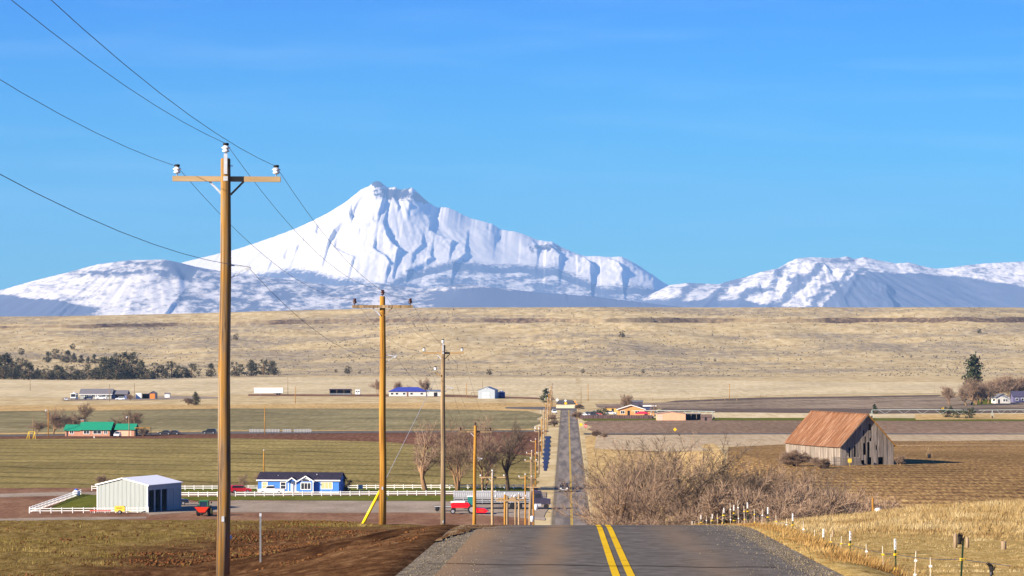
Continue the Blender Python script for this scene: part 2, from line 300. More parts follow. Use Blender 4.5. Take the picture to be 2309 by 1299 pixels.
def ground_near():
    m = bpy.data.materials.new('bank_soil_and_grass'); n, l, b = nodes_of(m); b.inputs['Roughness'].default_value = 0.95; b.inputs['Specular IOR Level'].default_value = 0.0
    P = n.new('ShaderNodeNewGeometry').outputs['Position']; sp = n.new('ShaderNodeSeparateXYZ'); l.new(P, sp.inputs[0])
    def nz(scale, stretch=(1, 1, 1), det=8, off=0):
        mp = n.new('ShaderNodeMapping'); mp.inputs['Scale'].default_value = stretch; mp.inputs['Location'].default_value = (off, off, 0); l.new(P, mp.inputs[0])
        z = n.new('ShaderNodeTexNoise'); z.inputs['Scale'].default_value = scale; z.inputs['Detail'].default_value = det; z.inputs['Roughness'].default_value = 0.65; l.new(mp.outputs[0], z.inputs[0]); return z.outputs[0]
    def ramp(f, stops):
        r = n.new('ShaderNodeValToRGB'); l.new(f, r.inputs[0]); es = r.color_ramp.elements
        es[0].position, es[0].color = stops[0][0], (*stops[0][1], 1); es[1].position, es[1].color = stops[-1][0], (*stops[-1][1], 1)
        for p, c in stops[1:-1]: es.new(p).color = (*c, 1)
        return r.outputs[0]
    def math_(op, a, c):
        x = n.new('ShaderNodeMath'); x.operation = op
        for i, q in enumerate((a, c)):
            if isinstance(q, (int, float)): x.inputs[i].default_value = q
            else: l.new(q, x.inputs[i])
        return x.outputs[0]
    def step(f, a, c):
        r = n.new('ShaderNodeMapRange'); r.inputs[1].default_value = a; r.inputs[2].default_value = c; l.new(f, r.inputs[0]); return r.outputs[0]
    def mix(f, a, c):
        x = n.new('ShaderNodeMix'); x.data_type = 'RGBA'; l.new(f, x.inputs[0]); l.new(a, x.inputs[6]); l.new(c, x.inputs[7]); return x.outputs[2]
    soil = ramp(nz(2.6, (1, 0.35, 1), 12), [(0.3, (0.032, 0.016, 0.009)), (0.46, (0.078, 0.038, 0.018)), (0.6, (0.14, 0.075, 0.035)), (0.75, (0.235, 0.145, 0.075))])
    weed = ramp(nz(3.0, (1, 0.35, 1), 10, 11), [(0.3, (0.075, 0.045, 0.016)), (0.48, (0.16, 0.105, 0.035)), (0.68, (0.27, 0.195, 0.075))])
    straw = ramp(nz(2.5, (1, 0.4, 1), 10, 23), [(0.3, (0.20, 0.125, 0.04)), (0.5, (0.36, 0.25, 0.085)), (0.68, (0.50, 0.37, 0.16))])
    wv = math_('ADD', sp.outputs['X'], math_('MULTIPLY', math_('SUBTRACT', nz(0.16, (1, 0.5, 1), 6, 31), 0.5), 12.0))
    left = step(wv, -10.8, -13.5)          # old pasture left of the graded soil
    far_weed = math_('MULTIPLY', step(sp.outputs['Y'], 122, 142), 0.75)
    inside = math_('MULTIPLY', math_('MULTIPLY', step(sp.outputs['X'], -9.5, -7.0), step(sp.outputs['X'], -3.3, -4.4)), math_('MULTIPLY', step(sp.outputs['Y'], 80, 87), step(sp.outputs['Y'], 102, 94)))
    fresh = math_('MULTIPLY', step(nz(0.55, (1, 0.35, 1), 9, 53), 0.42, 0.52), inside)
    dk = n.new('ShaderNodeMix'); dk.data_type = 'RGBA'; l.new(fresh, dk.inputs[0]); l.new(soil, dk.inputs[6]); dk.inputs[7].default_value = (0.026, 0.012, 0.007, 1); soil = dk.outputs[2]
    spill = math_('MULTIPLY', math_('MULTIPLY', step(sp.outputs['X'], -8.0, -3.4), step(sp.outputs['Y'], 88, 104)), step(nz(1.5, (1, 0.3, 1), 8, 71), 0.35, 0.6))
    gv_ = n.new('ShaderNodeMix'); gv_.data_type = 'RGBA'; l.new(spill, gv_.inputs[0]); l.new(soil, gv_.inputs[6]); gv_.inputs[7].default_value = (0.21, 0.145, 0.08, 1); soil = gv_.outputs[2]
    c = mix(math_('MAXIMUM', left, far_weed), soil, weed)
    c = mix(step(sp.outputs['X'], 1.0, 1.2), c, straw)
    l.new(c, b.inputs['Base Color'])
    bp = n.new('ShaderNodeBump'); bp.inputs['Strength'].default_value = 0.5; bp.inputs['Distance'].default_value = 0.12; l.new(nz(6.0, (1, 0.4, 1)), bp.inputs['Height']); l.new(bp.outputs[0], b.inputs['Normal'])
    return m
gme.materials.append(ground_far()); gme.materials.append(ground_near())
cyv = yl[:-1]; mi = np.repeat((cyv < 520).astype(np.int32), nx - 1); gme.polygons.foreach_set('material_index', mi)
struct(obj('ground', gme))

def drape(name, pts, mat, lift, cut=0.0, edge=0.0, seed=0, raw=False, cutx=None):
    """a field: polygon (picture positions on the land, or world x,y if raw) laid on the ground"""
    w = [tuple(p) for p in pts] if raw else [tuple(hit(*p)[:2]) for p in pts]
    if edge:
        q = []; rr = random.Random(seed)
        for i, a in enumerate(w):
            c = w[(i + 1) % len(w)]; L = math.hypot(c[0] - a[0], c[1] - a[1]); k = max(1, int(L / (edge * 6)))
            for j in range(k): q.append((a[0] + (c[0] - a[0]) * j / k + rr.uniform(-edge, edge) * 0.5, a[1] + (c[1] - a[1]) * j / k + rr.uniform(-edge, edge)))
        w = q
    bm = bmesh.new(); bm.faces.new([bm.verts.new((p[0], p[1], 0)) for p in w]); bm.normal_update()
    if cut:
        xs = [p[0] for p in w]; ys = [p[1] for p in w]
        for ax, lo, hi in ((0, min(xs), max(xs)), (1, min(ys), max(ys))):
            c_ = (cutx or cut) if ax == 0 else cut; v = lo + c_
            while v < hi and (ax == 1 or not cutx or v < 60):
                co = (v, 0, 0) if ax == 0 else (0, v, 0); no = (1, 0, 0) if ax == 0 else (0, 1, 0)
                bmesh.ops.bisect_plane(bm, geom=bm.verts[:] + bm.edges[:] + bm.faces[:], plane_co=co, plane_no=no); v += c_
    bmesh.ops.triangulate(bm, faces=[f for f in bm.faces if len(f.verts) > 4])
    for v in bm.verts: v.co.z = h1(v.co.x, v.co.y) + lift
    bmesh.ops.recalc_face_normals(bm, faces=bm.faces)
    me = bpy.data.meshes.new(name); bm.to_mesh(me); bm.free(); me.materials.append(mat)
    if sum(p.normal.z for p in me.polygons) < 0: me.flip_normals()
    return struct(obj(name, me))
def rings(name, stops, center, period, scale=0.05, stretch=(1, 0.3, 1), depth=0.25, sharp=6.0, kind='rings', ang=0.0):
    """field colours with wheel tracks in arcs (pivot irrigation) or straight drill rows"""
    m = rampmat(name, stops, scale, stretch); n = m.node_tree.nodes; l = m.node_tree.links; b = n['Principled BSDF']
    src = b.inputs['Base Color'].links[0].from_socket; P = n.new('ShaderNodeNewGeometry').outputs['Position']
    mp = n.new('ShaderNodeMapping'); mp.vector_type = 'POINT'; mp.inputs['Location'].default_value = (-center[0], -center[1], 0); l.new(P, mp.inputs[0])
    w = n.new('ShaderNodeMapping'); w.inputs['Rotation'].default_value = (0, 0, ang); l.new(mp.outputs[0], w.inputs[0])
    nzv = n.new('ShaderNodeTexNoise'); nzv.inputs['Scale'].default_value = 0.02; l.new(P, nzv.inputs[0])
    if kind == 'rings':
        ln = n.new('ShaderNodeVectorMath'); ln.operation = 'LENGTH'; sx = n.new('ShaderNodeSeparateXYZ'); l.new(w.outputs[0], sx.inputs[0])
        cb = n.new('ShaderNodeCombineXYZ'); l.new(sx.outputs[0], cb.inputs[0]); l.new(sx.outputs[1], cb.inputs[1]); l.new(cb.outputs[0], ln.inputs[0]); rad = ln.outputs['Value']
    else:
        sx = n.new('ShaderNodeSeparateXYZ'); l.new(w.outputs[0], sx.inputs[0]); rad = sx.outputs[0]
    a = n.new('ShaderNodeMath'); a.operation = 'MULTIPLY_ADD'; l.new(nzv.outputs[0], a.inputs[0]); a.inputs[1].default_value = period * 1.2; l.new(rad, a.inputs[2])
    q = n.new('ShaderNodeMath'); q.operation = 'MULTIPLY'; l.new(a.outputs[0], q.inputs[0]); q.inputs[1].default_value = 2 * math.pi / period
    s = n.new('ShaderNodeMath'); s.operation = 'SINE'; l.new(q.outputs[0], s.inputs[0])
    mr = n.new('ShaderNodeMapRange'); mr.inputs[1].default_value = 1 - 2 / sharp; mr.inputs[2].default_value = 1.0; mr.inputs[3].default_value = 1.0; mr.inputs[4].default_value = 1 - depth; l.new(s.outputs[0], mr.inputs[0])
    hsv = n.new('ShaderNodeHueSaturation'); l.new(src, hsv.inputs['Color']); l.new(mr.outputs[0], hsv.inputs['Value'])
    mpn = n.new('ShaderNodeMapping'); mpn.inputs['Scale'].default_value = (1, 0.5, 1); l.new(P, mpn.inputs[0])
    pn = n.new('ShaderNodeTexNoise'); pn.inputs['Scale'].default_value = 0.018; pn.inputs['Detail'].default_value = 7; pn.inputs['Roughness'].default_value = 0.7; l.new(mpn.outputs[0], pn.inputs[0])
    pr = n.new('ShaderNodeMapRange'); pr.inputs[1].default_value = 0.35; pr.inputs[2].default_value = 0.65; pr.inputs[3].default_value = 0.72; pr.inputs[4].default_value = 1.25; l.new(pn.outputs[0], pr.inputs[0])
    h3 = n.new('ShaderNodeHueSaturation'); l.new(hsv.outputs[0], h3.inputs['Color']); l.new(pr.outputs[0], h3.inputs['Value']); l.new(h3.outputs[0], b.inputs['Base Color'])
    return m
# ------------------------------------------------------------------ fields of the valley (each laid a little above the one below)
g_green = rings('young_wheat', [(0.25, (0.15, 0.115, 0.042)), (0.5, (0.24, 0.19, 0.068)), (0.7, (0.33, 0.255, 0.105))], (-260, 560), 27, 1.1, (1, 0.10, 1), 0.45, 7)
g_grey = rings('winter_pasture', [(0.25, (0.165, 0.14, 0.07)), (0.5, (0.22, 0.19, 0.095)), (0.7, (0.285, 0.235, 0.13))], (-150, 1500), 60, 0.5, (1, 0.07, 1), 0.18, 7)
soil_red = rampmat('ploughed_red_soil', [(0.3, (0.10, 0.045, 0.028)), (0.5, (0.155, 0.075, 0.045)), (0.7, (0.225, 0.125, 0.08))], 0.8, (1, 0.10, 1), second=(0.03, (1, 0.4, 1), 0.8, 1.2))
soil_grey = rings('bare_grey_field', [(0.3, (0.20, 0.15, 0.10)), (0.5, (0.26, 0.20, 0.14)), (0.7, (0.32, 0.25, 0.175))], (0, 0), 55, 0.4, (1, 0.08, 1), 0.35, 12, 'rows', R(38))
soil_dark = rampmat('dark_tilled_soil', [(0.3, (0.10, 0.075, 0.062)), (0.7, (0.155, 0.115, 0.088))], 0.5, (1, 0.08, 1))
soil_brown = rampmat('brown_tilled_soil', [(0.3, (0.16, 0.105, 0.07)), (0.5, (0.22, 0.15, 0.10)), (0.7, (0.285, 0.205, 0.135))], 0.6, (1, 0.08, 1), second=(0.02, (1, 0.3, 1), 0.82, 1.18))
pale = rampmat('pale_cut_hay_stubble', [(0.3, (0.33, 0.245, 0.145)), (0.5, (0.43, 0.335, 0.21)), (0.7, (0.50, 0.40, 0.27))], 0.6, (1, 0.08, 1), second=(0.03, (1, 0.4, 1), 0.85, 1.12))
hay = rampmat('bleached_grass', [(0.3, (0.46, 0.36, 0.20)), (0.5, (0.56, 0.46, 0.27)), (0.7, (0.66, 0.56, 0.37))], 0.3, (1, 0.08, 1), second=(0.02, (1, 0.3, 1), 0.82, 1.12))
tawny = rampmat('tawny_rough_grass', [(0.3, (0.35, 0.22, 0.085)), (0.5, (0.48, 0.33, 0.14)), (0.7, (0.60, 0.44, 0.20))], 0.7, (1, 0.10, 1), second=(0.05, (1, 0.4, 1), 0.8, 1.15))
stubble = rings('corn_stubble', [(0.3, (0.13, 0.07, 0.035)), (0.46, (0.23, 0.135, 0.06)), (0.58, (0.36, 0.23, 0.09)), (0.72, (0.52, 0.37, 0.15))], (-30, 0), 9.0, 1.7, (1, 0.13, 1), 0.40, 2.2, 'rings')
lawn = rampmat('lawn_grass', [(0.3, (0.075, 0.085, 0.012)), (0.5, (0.11, 0.12, 0.018)), (0.7, (0.16, 0.15, 0.03))], 0.3, (1, 0.4, 1))
gravel = rampmat('yard_gravel', [(0.3, (0.22, 0.175, 0.13)), (0.5, (0.29, 0.235, 0.18)), (0.7, (0.36, 0.295, 0.23))], 0.12, (1, 0.4, 1), second=(1.5, (1, 0.4, 1), 0.85, 1.15))
yard_red = rampmat('bare_yard_soil', [(0.3, (0.15, 0.075, 0.045)), (0.5, (0.21, 0.115, 0.07)), (0.7, (0.28, 0.17, 0.105))], 0.15, (1, 0.3, 1), second=(1.2, (1, 0.3, 1), 0.8, 1.15))
asphalt_far = rampmat('weathered_asphalt', [(0.3, (0.115, 0.105, 0.10)), (0.7, (0.155, 0.142, 0.13))], 0.4, (1, 0.15, 1), second=(0.06, (1, 1, 1), 0.85, 1.15))
# left side, from near to far
drape('yard_soil', [(-60, 1230), (1195, 1230), (1213, 1100), (-60, 1100)], yard_red, 0.03)
drape('gravel_yard', [(330, 1164), (430, 1156), (520, 1157), (1000, 1158), (1160, 1166), (1230, 1176), (1232, 1115), (1190, 1132), (1100, 1131), (540, 1130), (430, 1134), (397, 1120), (338, 1150)], gravel, 0.06, edge=1.2, seed=2)
drape('farm_track', [(-40, 1116), (150, 1110), (222, 1110), (222, 1117), (-40, 1124)], gravel, 0.06)
drape('farm_lane', [(-40, 1172), (150, 1168), (330, 1166), (330, 1170), (-40, 1181)], gravel, 0.06)
drape('driveway', [(395, 1117), (560, 1120), (1100, 1115), (1232, 1122), (1232, 1111), (1000, 1110), (520, 1111), (395, 1112)], gravel, 0.09)
drape('lawn', [(105, 1152), (218, 1149), (218, 1118), (172, 1114)], lawn, 0.09, edge=0.6, seed=3)
drape('lawn', [(396, 1122), (480, 1121), (1080, 1118), (1190, 1131), (1130, 1132), (520, 1129), (440, 1131)], lawn, 0.10, edge=0.6, seed=4)
drape('lawn', [(395, 1111), (575, 1110), (1000, 1109), (1200, 1109), (1200, 1101), (395, 1100)], lawn, 0.10, edge=0.6, seed=5)
drape('green_field', [(-60, 1102), (1208, 1099), (1213, 1030), (860, 995), (500, 988), (-60, 991)], g_green, 0.06, edge=1.6, seed=6)
drape('ploughed_field', [(-60, 990), (500, 989), (860, 996), (1213, 1031), (1224, 974.5), (500, 978.5), (-60, 986)], soil_red, 0.08, edge=1.8, seed=7)
drape('side_road', [(-60, 986), (520, 979.5), (1235, 974.5), (1235, 971.5), (520, 974.5), (-60, 983)], asphalt_far, 0.14)
drape('pasture', [(-60, 983), (520, 974), (1215, 971), (1226, 935), (1190, 928), (900, 921), (520, 922), (200, 926), (-60, 929)], g_grey, 0.06, edge=5, seed=8)
drape('field_verge', [(-60, 981.5), (520, 973.2), (1225, 970.2), (1225, 967.5), (800, 970.5), (520, 971.5), (-60, 978)], tawny, 0.11, edge=1.5, seed=9)
drape('tall_grass_strip', [(-60, 929), (200, 926), (520, 922), (900, 921), (1190, 927), (1252, 924), (1252, 908), (900, 909), (520, 913), (-60, 915)], tawny, 0.06, edge=7, seed=10)
drape('ranch_yard', [(140, 904), (340, 902), (520, 898), (520, 896), (400, 893), (260, 895), (140, 898)], gravel, 0.09, edge=2, seed=11)
drape('homestead_yard', [(560, 893), (1000, 895), (1200, 900), (1250, 902), (1250, 898), (1000, 890), (560, 889.5)], yard_red, 0.09, edge=2, seed=12)
drape('hay_field', [(-60, 895), (140, 897), (400, 890), (700, 888), (1000, 888), (1250, 900), (1306, 901), (1306, 853), (700, 851), (-60, 856)], hay, 0.05, edge=7, seed=13)
# right side
drape('roadside_grass', [(4.8, 560), (26, 560), (40, 900), (48, 1180), (6, 1180)], tawny, 0.05, cut=12, cutx=3.5, raw=True)
drape('stubble_field', [(26, 545), (240, 545), (240, 1135), (85, 1120), (46, 1010), (36, 800)], stubble, 0.16, cut=9, cutx=3.5, raw=True)
drape('pale_field', [(1340, 1012), (1500, 1020), (1640, 1016), (1900, 998), (2420, 992), (2420, 977), (1345, 982)], pale, 0.12, cut=30)
drape('tilled_field', [(1330, 980), (2420, 980), (2420, 950), (1500, 947), (1330, 949)], soil_brown, 0.07, edge=5, seed=15, cut=60)
drape('grass_margin', [(1318, 949.5), (1500, 948), (2420, 951), (2420, 944.5), (1800, 943), (1318, 943.5)], lawn, 0.12, edge=2, seed=16)
drape('rough_pasture', [(1600, 943), (2420, 944), (2420, 932), (2000, 934), (1700, 931), (1480, 930), (1480, 940)], hay, 0.08, edge=5, seed=17)
drape('dark_field', [(1490, 929), (1700, 930.5), (2000, 933), (2420, 931), (2420, 921), (1700, 922), (1490, 922)], soil_dark, 0.10, edge=5, seed=18)
drape('bare_field', [(1490, 922.5), (2420, 921.5), (2420, 890), (1970, 896), (1700, 902), (1490, 908), (1350, 912), (1350, 921)], soil_grey, 0.07, edge=5, seed=19)
drape('dark_field', [(1490, 908), (1700, 902), (2120, 894), (2120, 891), (1700, 897), (1530, 904)], soil_dark, 0.11, edge=5, seed=20)
drape('hay_field', [(1306, 901), (1500, 900), (1800, 890), (2420, 884), (2420, 862), (1900, 862), (1306, 853)], hay, 0.09, edge=7, seed=21)
drape('farm_lawn', [(2190, 914), (2240, 912), (2242, 902), (2205, 901)], lawn, 0.09)
drape('ditch_bank', [(2050, 947), (2420, 947), (2420, 934), (2060, 936)], tawny, 0.14, edge=5, seed=22)

# ------------------------------------------------------------------ the road
def road_strip(name, xa, xb, ys, lift, mat):
    v = []; f = []
    for y in ys:
        for x in (xa, xb): v.append((x, y, float(EYE - dR(y)) + lift))
    for i in range(len(ys) - 1): f.append((2 * i, 2 * i + 1, 2 * i + 3, 2 * i + 2))
    me = bpy.data.meshes.new(name); me.from_pydata(v, [], f); me.update(); me.materials.append(mat); me.polygons.foreach_set('use_smooth', [True] * len(f))
    return struct(obj(name, me))
RY = [-60 + 4 * i for i in range(28)] + [52 + 1.5 * i for i in range(60)] + [142 + 6 * i for i in range(40)] + [382 + 15 * i for i in range(17)] + [640, 900, 1200, 1500, 1690]
def road_mat():
    m = bpy.data.materials.new('worn_chipseal_road'); n, l, b = nodes_of(m); b.inputs['Roughness'].default_value = 0.95; b.inputs['Specular IOR Level'].default_value = 0.0
    P = n.new('ShaderNodeNewGeometry').outputs['Position']; sp = n.new('ShaderNodeSeparateXYZ'); l.new(P, sp.inputs[0])
    def nz(scale, stretch=(1, 1, 1), det=6, off=0):
        mp = n.new('ShaderNodeMapping'); mp.inputs['Scale'].default_value = stretch; mp.inputs['Location'].default_value = (off, off, 0); l.new(P, mp.inputs[0])
        z = n.new('ShaderNodeTexNoise'); z.inputs['Scale'].default_value = scale; z.inputs['Detail'].default_value = det; z.inputs['Roughness'].default_value = 0.6; l.new(mp.outputs[0], z.inputs[0]); return z.outputs[0]
    rp = n.new('ShaderNodeValToRGB'); l.new(nz(3.0, (1, 0.5, 1), 9), rp.inputs[0]); es = rp.color_ramp.elements
    es[0].position, es[0].color = 0.3, (0.082, 0.076, 0.070, 1); es[1].position, es[1].color = 0.72, (0.158, 0.146, 0.134, 1)
    def M(op, a, c, d=None):
        x = n.new('ShaderNodeMath'); x.operation = op
        for i, q in enumerate((a, c, d)):
            if q is None: continue
            if isinstance(q, (int, float)): x.inputs[i].default_value = q
            else: l.new(q, x.inputs[i])
        return x.outputs[0]
    X = M('ADD', sp.outputs['X'], M('MULTIPLY', M('SUBTRACT', nz(0.05, (1, 1, 1), 3, 5), 0.5), 1.2))
    mud = None                                      # soil tracked along the left lane
    for c, w_, s_ in ((-2.05, 0.75, 0.95), (-0.2, 0.32, 0.7), (2.55, 0.5, 0.35)):
        g = M('MULTIPLY', M('POWER', 2.718, M('MULTIPLY', M('POWER', M('DIVIDE', M('SUBTRACT', X, c), w_), 2.0), -1.0)), s_)
        mud = g if mud is None else M('MAXIMUM', mud, g)
    mud = M('MULTIPLY', mud, M('MULTIPLY', nz(0.7, (1, 0.12, 1), 6, 13), 1.9))
    # beyond the farm entrance the tracks turn off the road
    mx = n.new('ShaderNodeMix'); mx.data_type = 'RGBA'; l.new(mud, mx.inputs[0]); l.new(rp.outputs[0], mx.inputs[6]); mx.inputs[7].default_value = (0.245, 0.165, 0.10, 1)
    far = n.new('ShaderNodeMapRange'); far.inputs[1].default_value = 300; far.inputs[2].default_value = 640; l.new(sp.outputs['Y'], far.inputs[0])
    m2 = n.new('ShaderNodeMix'); m2.data_type = 'RGBA'; l.new(far.outputs[0], m2.inputs[0]); l.new(mx.outputs[2], m2.inputs[6])
    patch = n.new('ShaderNodeValToRGB'); l.new(nz(0.5, (0.9, 0.045, 1), 5, 9), patch.inputs[0]); es = patch.color_ramp.elements
    es[0].position, es[0].color = 0.40, (0.135, 0.12, 0.112, 1); es[1].position, es[1].color = 0.60, (0.26, 0.225, 0.19, 1)
    l.new(patch.outputs[0], m2.inputs[7])
    l.new(m2.outputs[2], b.inputs['Base Color'])
    bp = n.new('ShaderNodeBump'); bp.inputs['Strength'].default_value = 0.35; bp.inputs['Distance'].default_value = 0.02; l.new(nz(14), bp.inputs['Height']); l.new(bp.outputs[0], b.inputs['Normal'])
    return m
shoulder_m = rampmat('road_gravel', [(0.3, (0.10, 0.08, 0.058)), (0.5, (0.185, 0.155, 0.115)), (0.7, (0.32, 0.28, 0.22))], 5.0, (1, 0.6, 1), second=(0.4, (1, 0.3, 1), 0.8, 1.15), bump=0.7)
road_strip('road_shoulder', ROADX0, ROADX1, RY, -0.02, shoulder_m)
road_strip('road', ROADC - 3.0, ROADC + 2.95, RY, 0.004, road_mat())
paint = rampmat('yellow_road_paint', [(0.28, (0.30, 0.20, 0.05)), (0.42, (0.60, 0.38, 0.022)), (0.7, (0.68, 0.44, 0.03))], 2.0, (1, 0.3, 1), rough=0.8, spec=0.0)
road_strip('road_marking', ROADC - 0.18, ROADC - 0.055, RY, 0.010, paint)
road_strip('road_marking', ROADC + 0.055, ROADC + 0.18, RY, 0.010, paint)
drape('side_road', [(1316, 980.5), (2420, 981), (2420, 978.5), (1316, 977.5)], asphalt_far, 0.16, cut=30)
drape('cross_road', [(1236, 925), (1300, 925), (1298, 917), (1140, 918.5), (1140, 921.5)], asphalt_far, 0.10)
drape('cross_road', [(1254, 911.5), (1298, 911.5), (1291, 903), (1257, 903)], asphalt_far, 0.16)
ditch = plain('ditch_water', (0.028, 0.03, 0.062), 0.5, 0, 0.15, 0.25, 0.3)
dl = []; dr_ = []
for k in range(31):
    py = 984 + 78 * k / 30; x, y = G(1235.5 - 6.5 * k / 30, py); w_ = (1.0 + 0.35 * math.sin(k * 1.7) + 0.2 * math.sin(k * 3.1)) * (1 - 0.6 * max(0, (k - 18) / 12)); dl.append((x - w_ * 0.9, y)); dr_.append((x + w_ * 0.8, y))
drape('ditch_water', dl + dr_[::-1], ditch, 0.10, raw=True)
spill_m = rampmat('tracked_soil', [(0.3, (0.055, 0.027, 0.013)), (0.46, (0.115, 0.06, 0.028)), (0.58, (0.18, 0.115, 0.062)), (0.72, (0.25, 0.18, 0.11))], 2.2, (1, 0.3, 1), 10, second=(0.6, (1, 0.3, 1), 0.8, 1.15))
drape('tracked_soil', [(-3.9, 66), (-3.2, 70), (-2.75, 74), (-2.45, 79), (-2.2, 83), (-1.75, 87), (-1.3, 91), (-0.9, 96), (-0.75, 104), (-0.9, 128), (-3.9, 128)], spill_m, 0.009, cut=1.5, edge=0.16, seed=31, raw=True)
wire_shadow_m = plain('painted_wire_shadow', (0.012, 0.011, 0.011), 0.9, 0, 0.0, 0.2)  # shadow of the overhead wire, painted as a dark strip across the road
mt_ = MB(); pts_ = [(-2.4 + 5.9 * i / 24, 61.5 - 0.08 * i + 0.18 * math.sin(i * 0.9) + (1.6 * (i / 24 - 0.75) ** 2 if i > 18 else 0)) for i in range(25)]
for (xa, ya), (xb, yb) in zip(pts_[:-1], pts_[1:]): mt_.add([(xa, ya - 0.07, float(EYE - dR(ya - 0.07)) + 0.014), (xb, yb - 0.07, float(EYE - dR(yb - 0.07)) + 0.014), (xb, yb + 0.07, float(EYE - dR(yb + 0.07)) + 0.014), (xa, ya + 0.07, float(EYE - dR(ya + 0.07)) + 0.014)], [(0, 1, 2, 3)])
struct(mt_.build('painted_wire_shadow', wire_shadow_m))

# ------------------------------------------------------------------ mountains (height fields, snow above, conifer forest below)
def mountain_mat(name, forest):
    m = bpy.data.materials.new(name); n, l, b = nodes_of(m); b.inputs['Roughness'].default_value = 0.8; b.inputs['Specular IOR Level'].default_value = 0.1
    a = n.new('ShaderNodeAttribute'); a.attribute_name = 'snow'; P = n.new('ShaderNodeNewGeometry').outputs['Position']
    def nz(scale, stretch, det=5):
        mp = n.new('ShaderNodeMapping'); mp.inputs['Scale'].default_value = stretch; l.new(P, mp.inputs[0])
        z = n.new('ShaderNodeTexNoise'); z.inputs['Scale'].default_value = scale; z.inputs['Detail'].default_value = det; z.inputs['Roughness'].default_value = 0.65; l.new(mp.outputs[0], z.inputs[0]); return z.outputs[0]
    ad = n.new('ShaderNodeMath'); ad.operation = 'MULTIPLY_ADD'; l.new(nz(0.02, (1, 0.4, 1.0), 9), ad.inputs[0]); ad.inputs[1].default_value = 1.5; l.new(a.outputs['Fac'], ad.inputs[2])
    st = n.new('ShaderNodeMapRange'); st.inputs[1].default_value = 1.10; st.inputs[2].default_value = 1.50; l.new(ad.outputs[0], st.inputs[0])
    mx = n.new('ShaderNodeMix'); mx.data_type = 'RGBA'; l.new(st.outputs[0], mx.inputs[0]); mx.inputs[6].default_value = (*forest, 1); mx.inputs[7].default_value = (0.88, 0.82, 0.73, 1)
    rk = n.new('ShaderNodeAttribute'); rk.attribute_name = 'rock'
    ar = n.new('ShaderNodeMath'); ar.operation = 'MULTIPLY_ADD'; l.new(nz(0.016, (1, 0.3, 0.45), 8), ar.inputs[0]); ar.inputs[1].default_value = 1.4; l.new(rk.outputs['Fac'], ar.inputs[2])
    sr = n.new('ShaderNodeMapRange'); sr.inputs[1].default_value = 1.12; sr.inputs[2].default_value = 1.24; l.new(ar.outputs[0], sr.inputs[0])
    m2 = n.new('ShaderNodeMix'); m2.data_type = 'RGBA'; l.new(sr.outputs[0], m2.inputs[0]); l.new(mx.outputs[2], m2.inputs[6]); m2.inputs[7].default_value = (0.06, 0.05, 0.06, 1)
    l.new(m2.outputs[2], b.inputs['Base Color']); return m
MTM = mountain_mat('snow_and_conifer_slopes', (0.12, 0.135, 0.19))
def interp(pts, x): return float(np.interp(x, [p[0] for p in pts], [p[1] for p in pts]))
def segdist(px, py, a, b):
    dx, dy = b[0] - a[0], b[1] - a[1]; L2 = dx * dx + dy * dy; t = max(0, min(1, ((px - a[0]) * dx + (py - a[1]) * dy) / L2)) if L2 else 0
    qx, qy = a[0] + t * dx, a[1] + t * dy; return math.hypot(px - qx, py - qy), px - qx, t
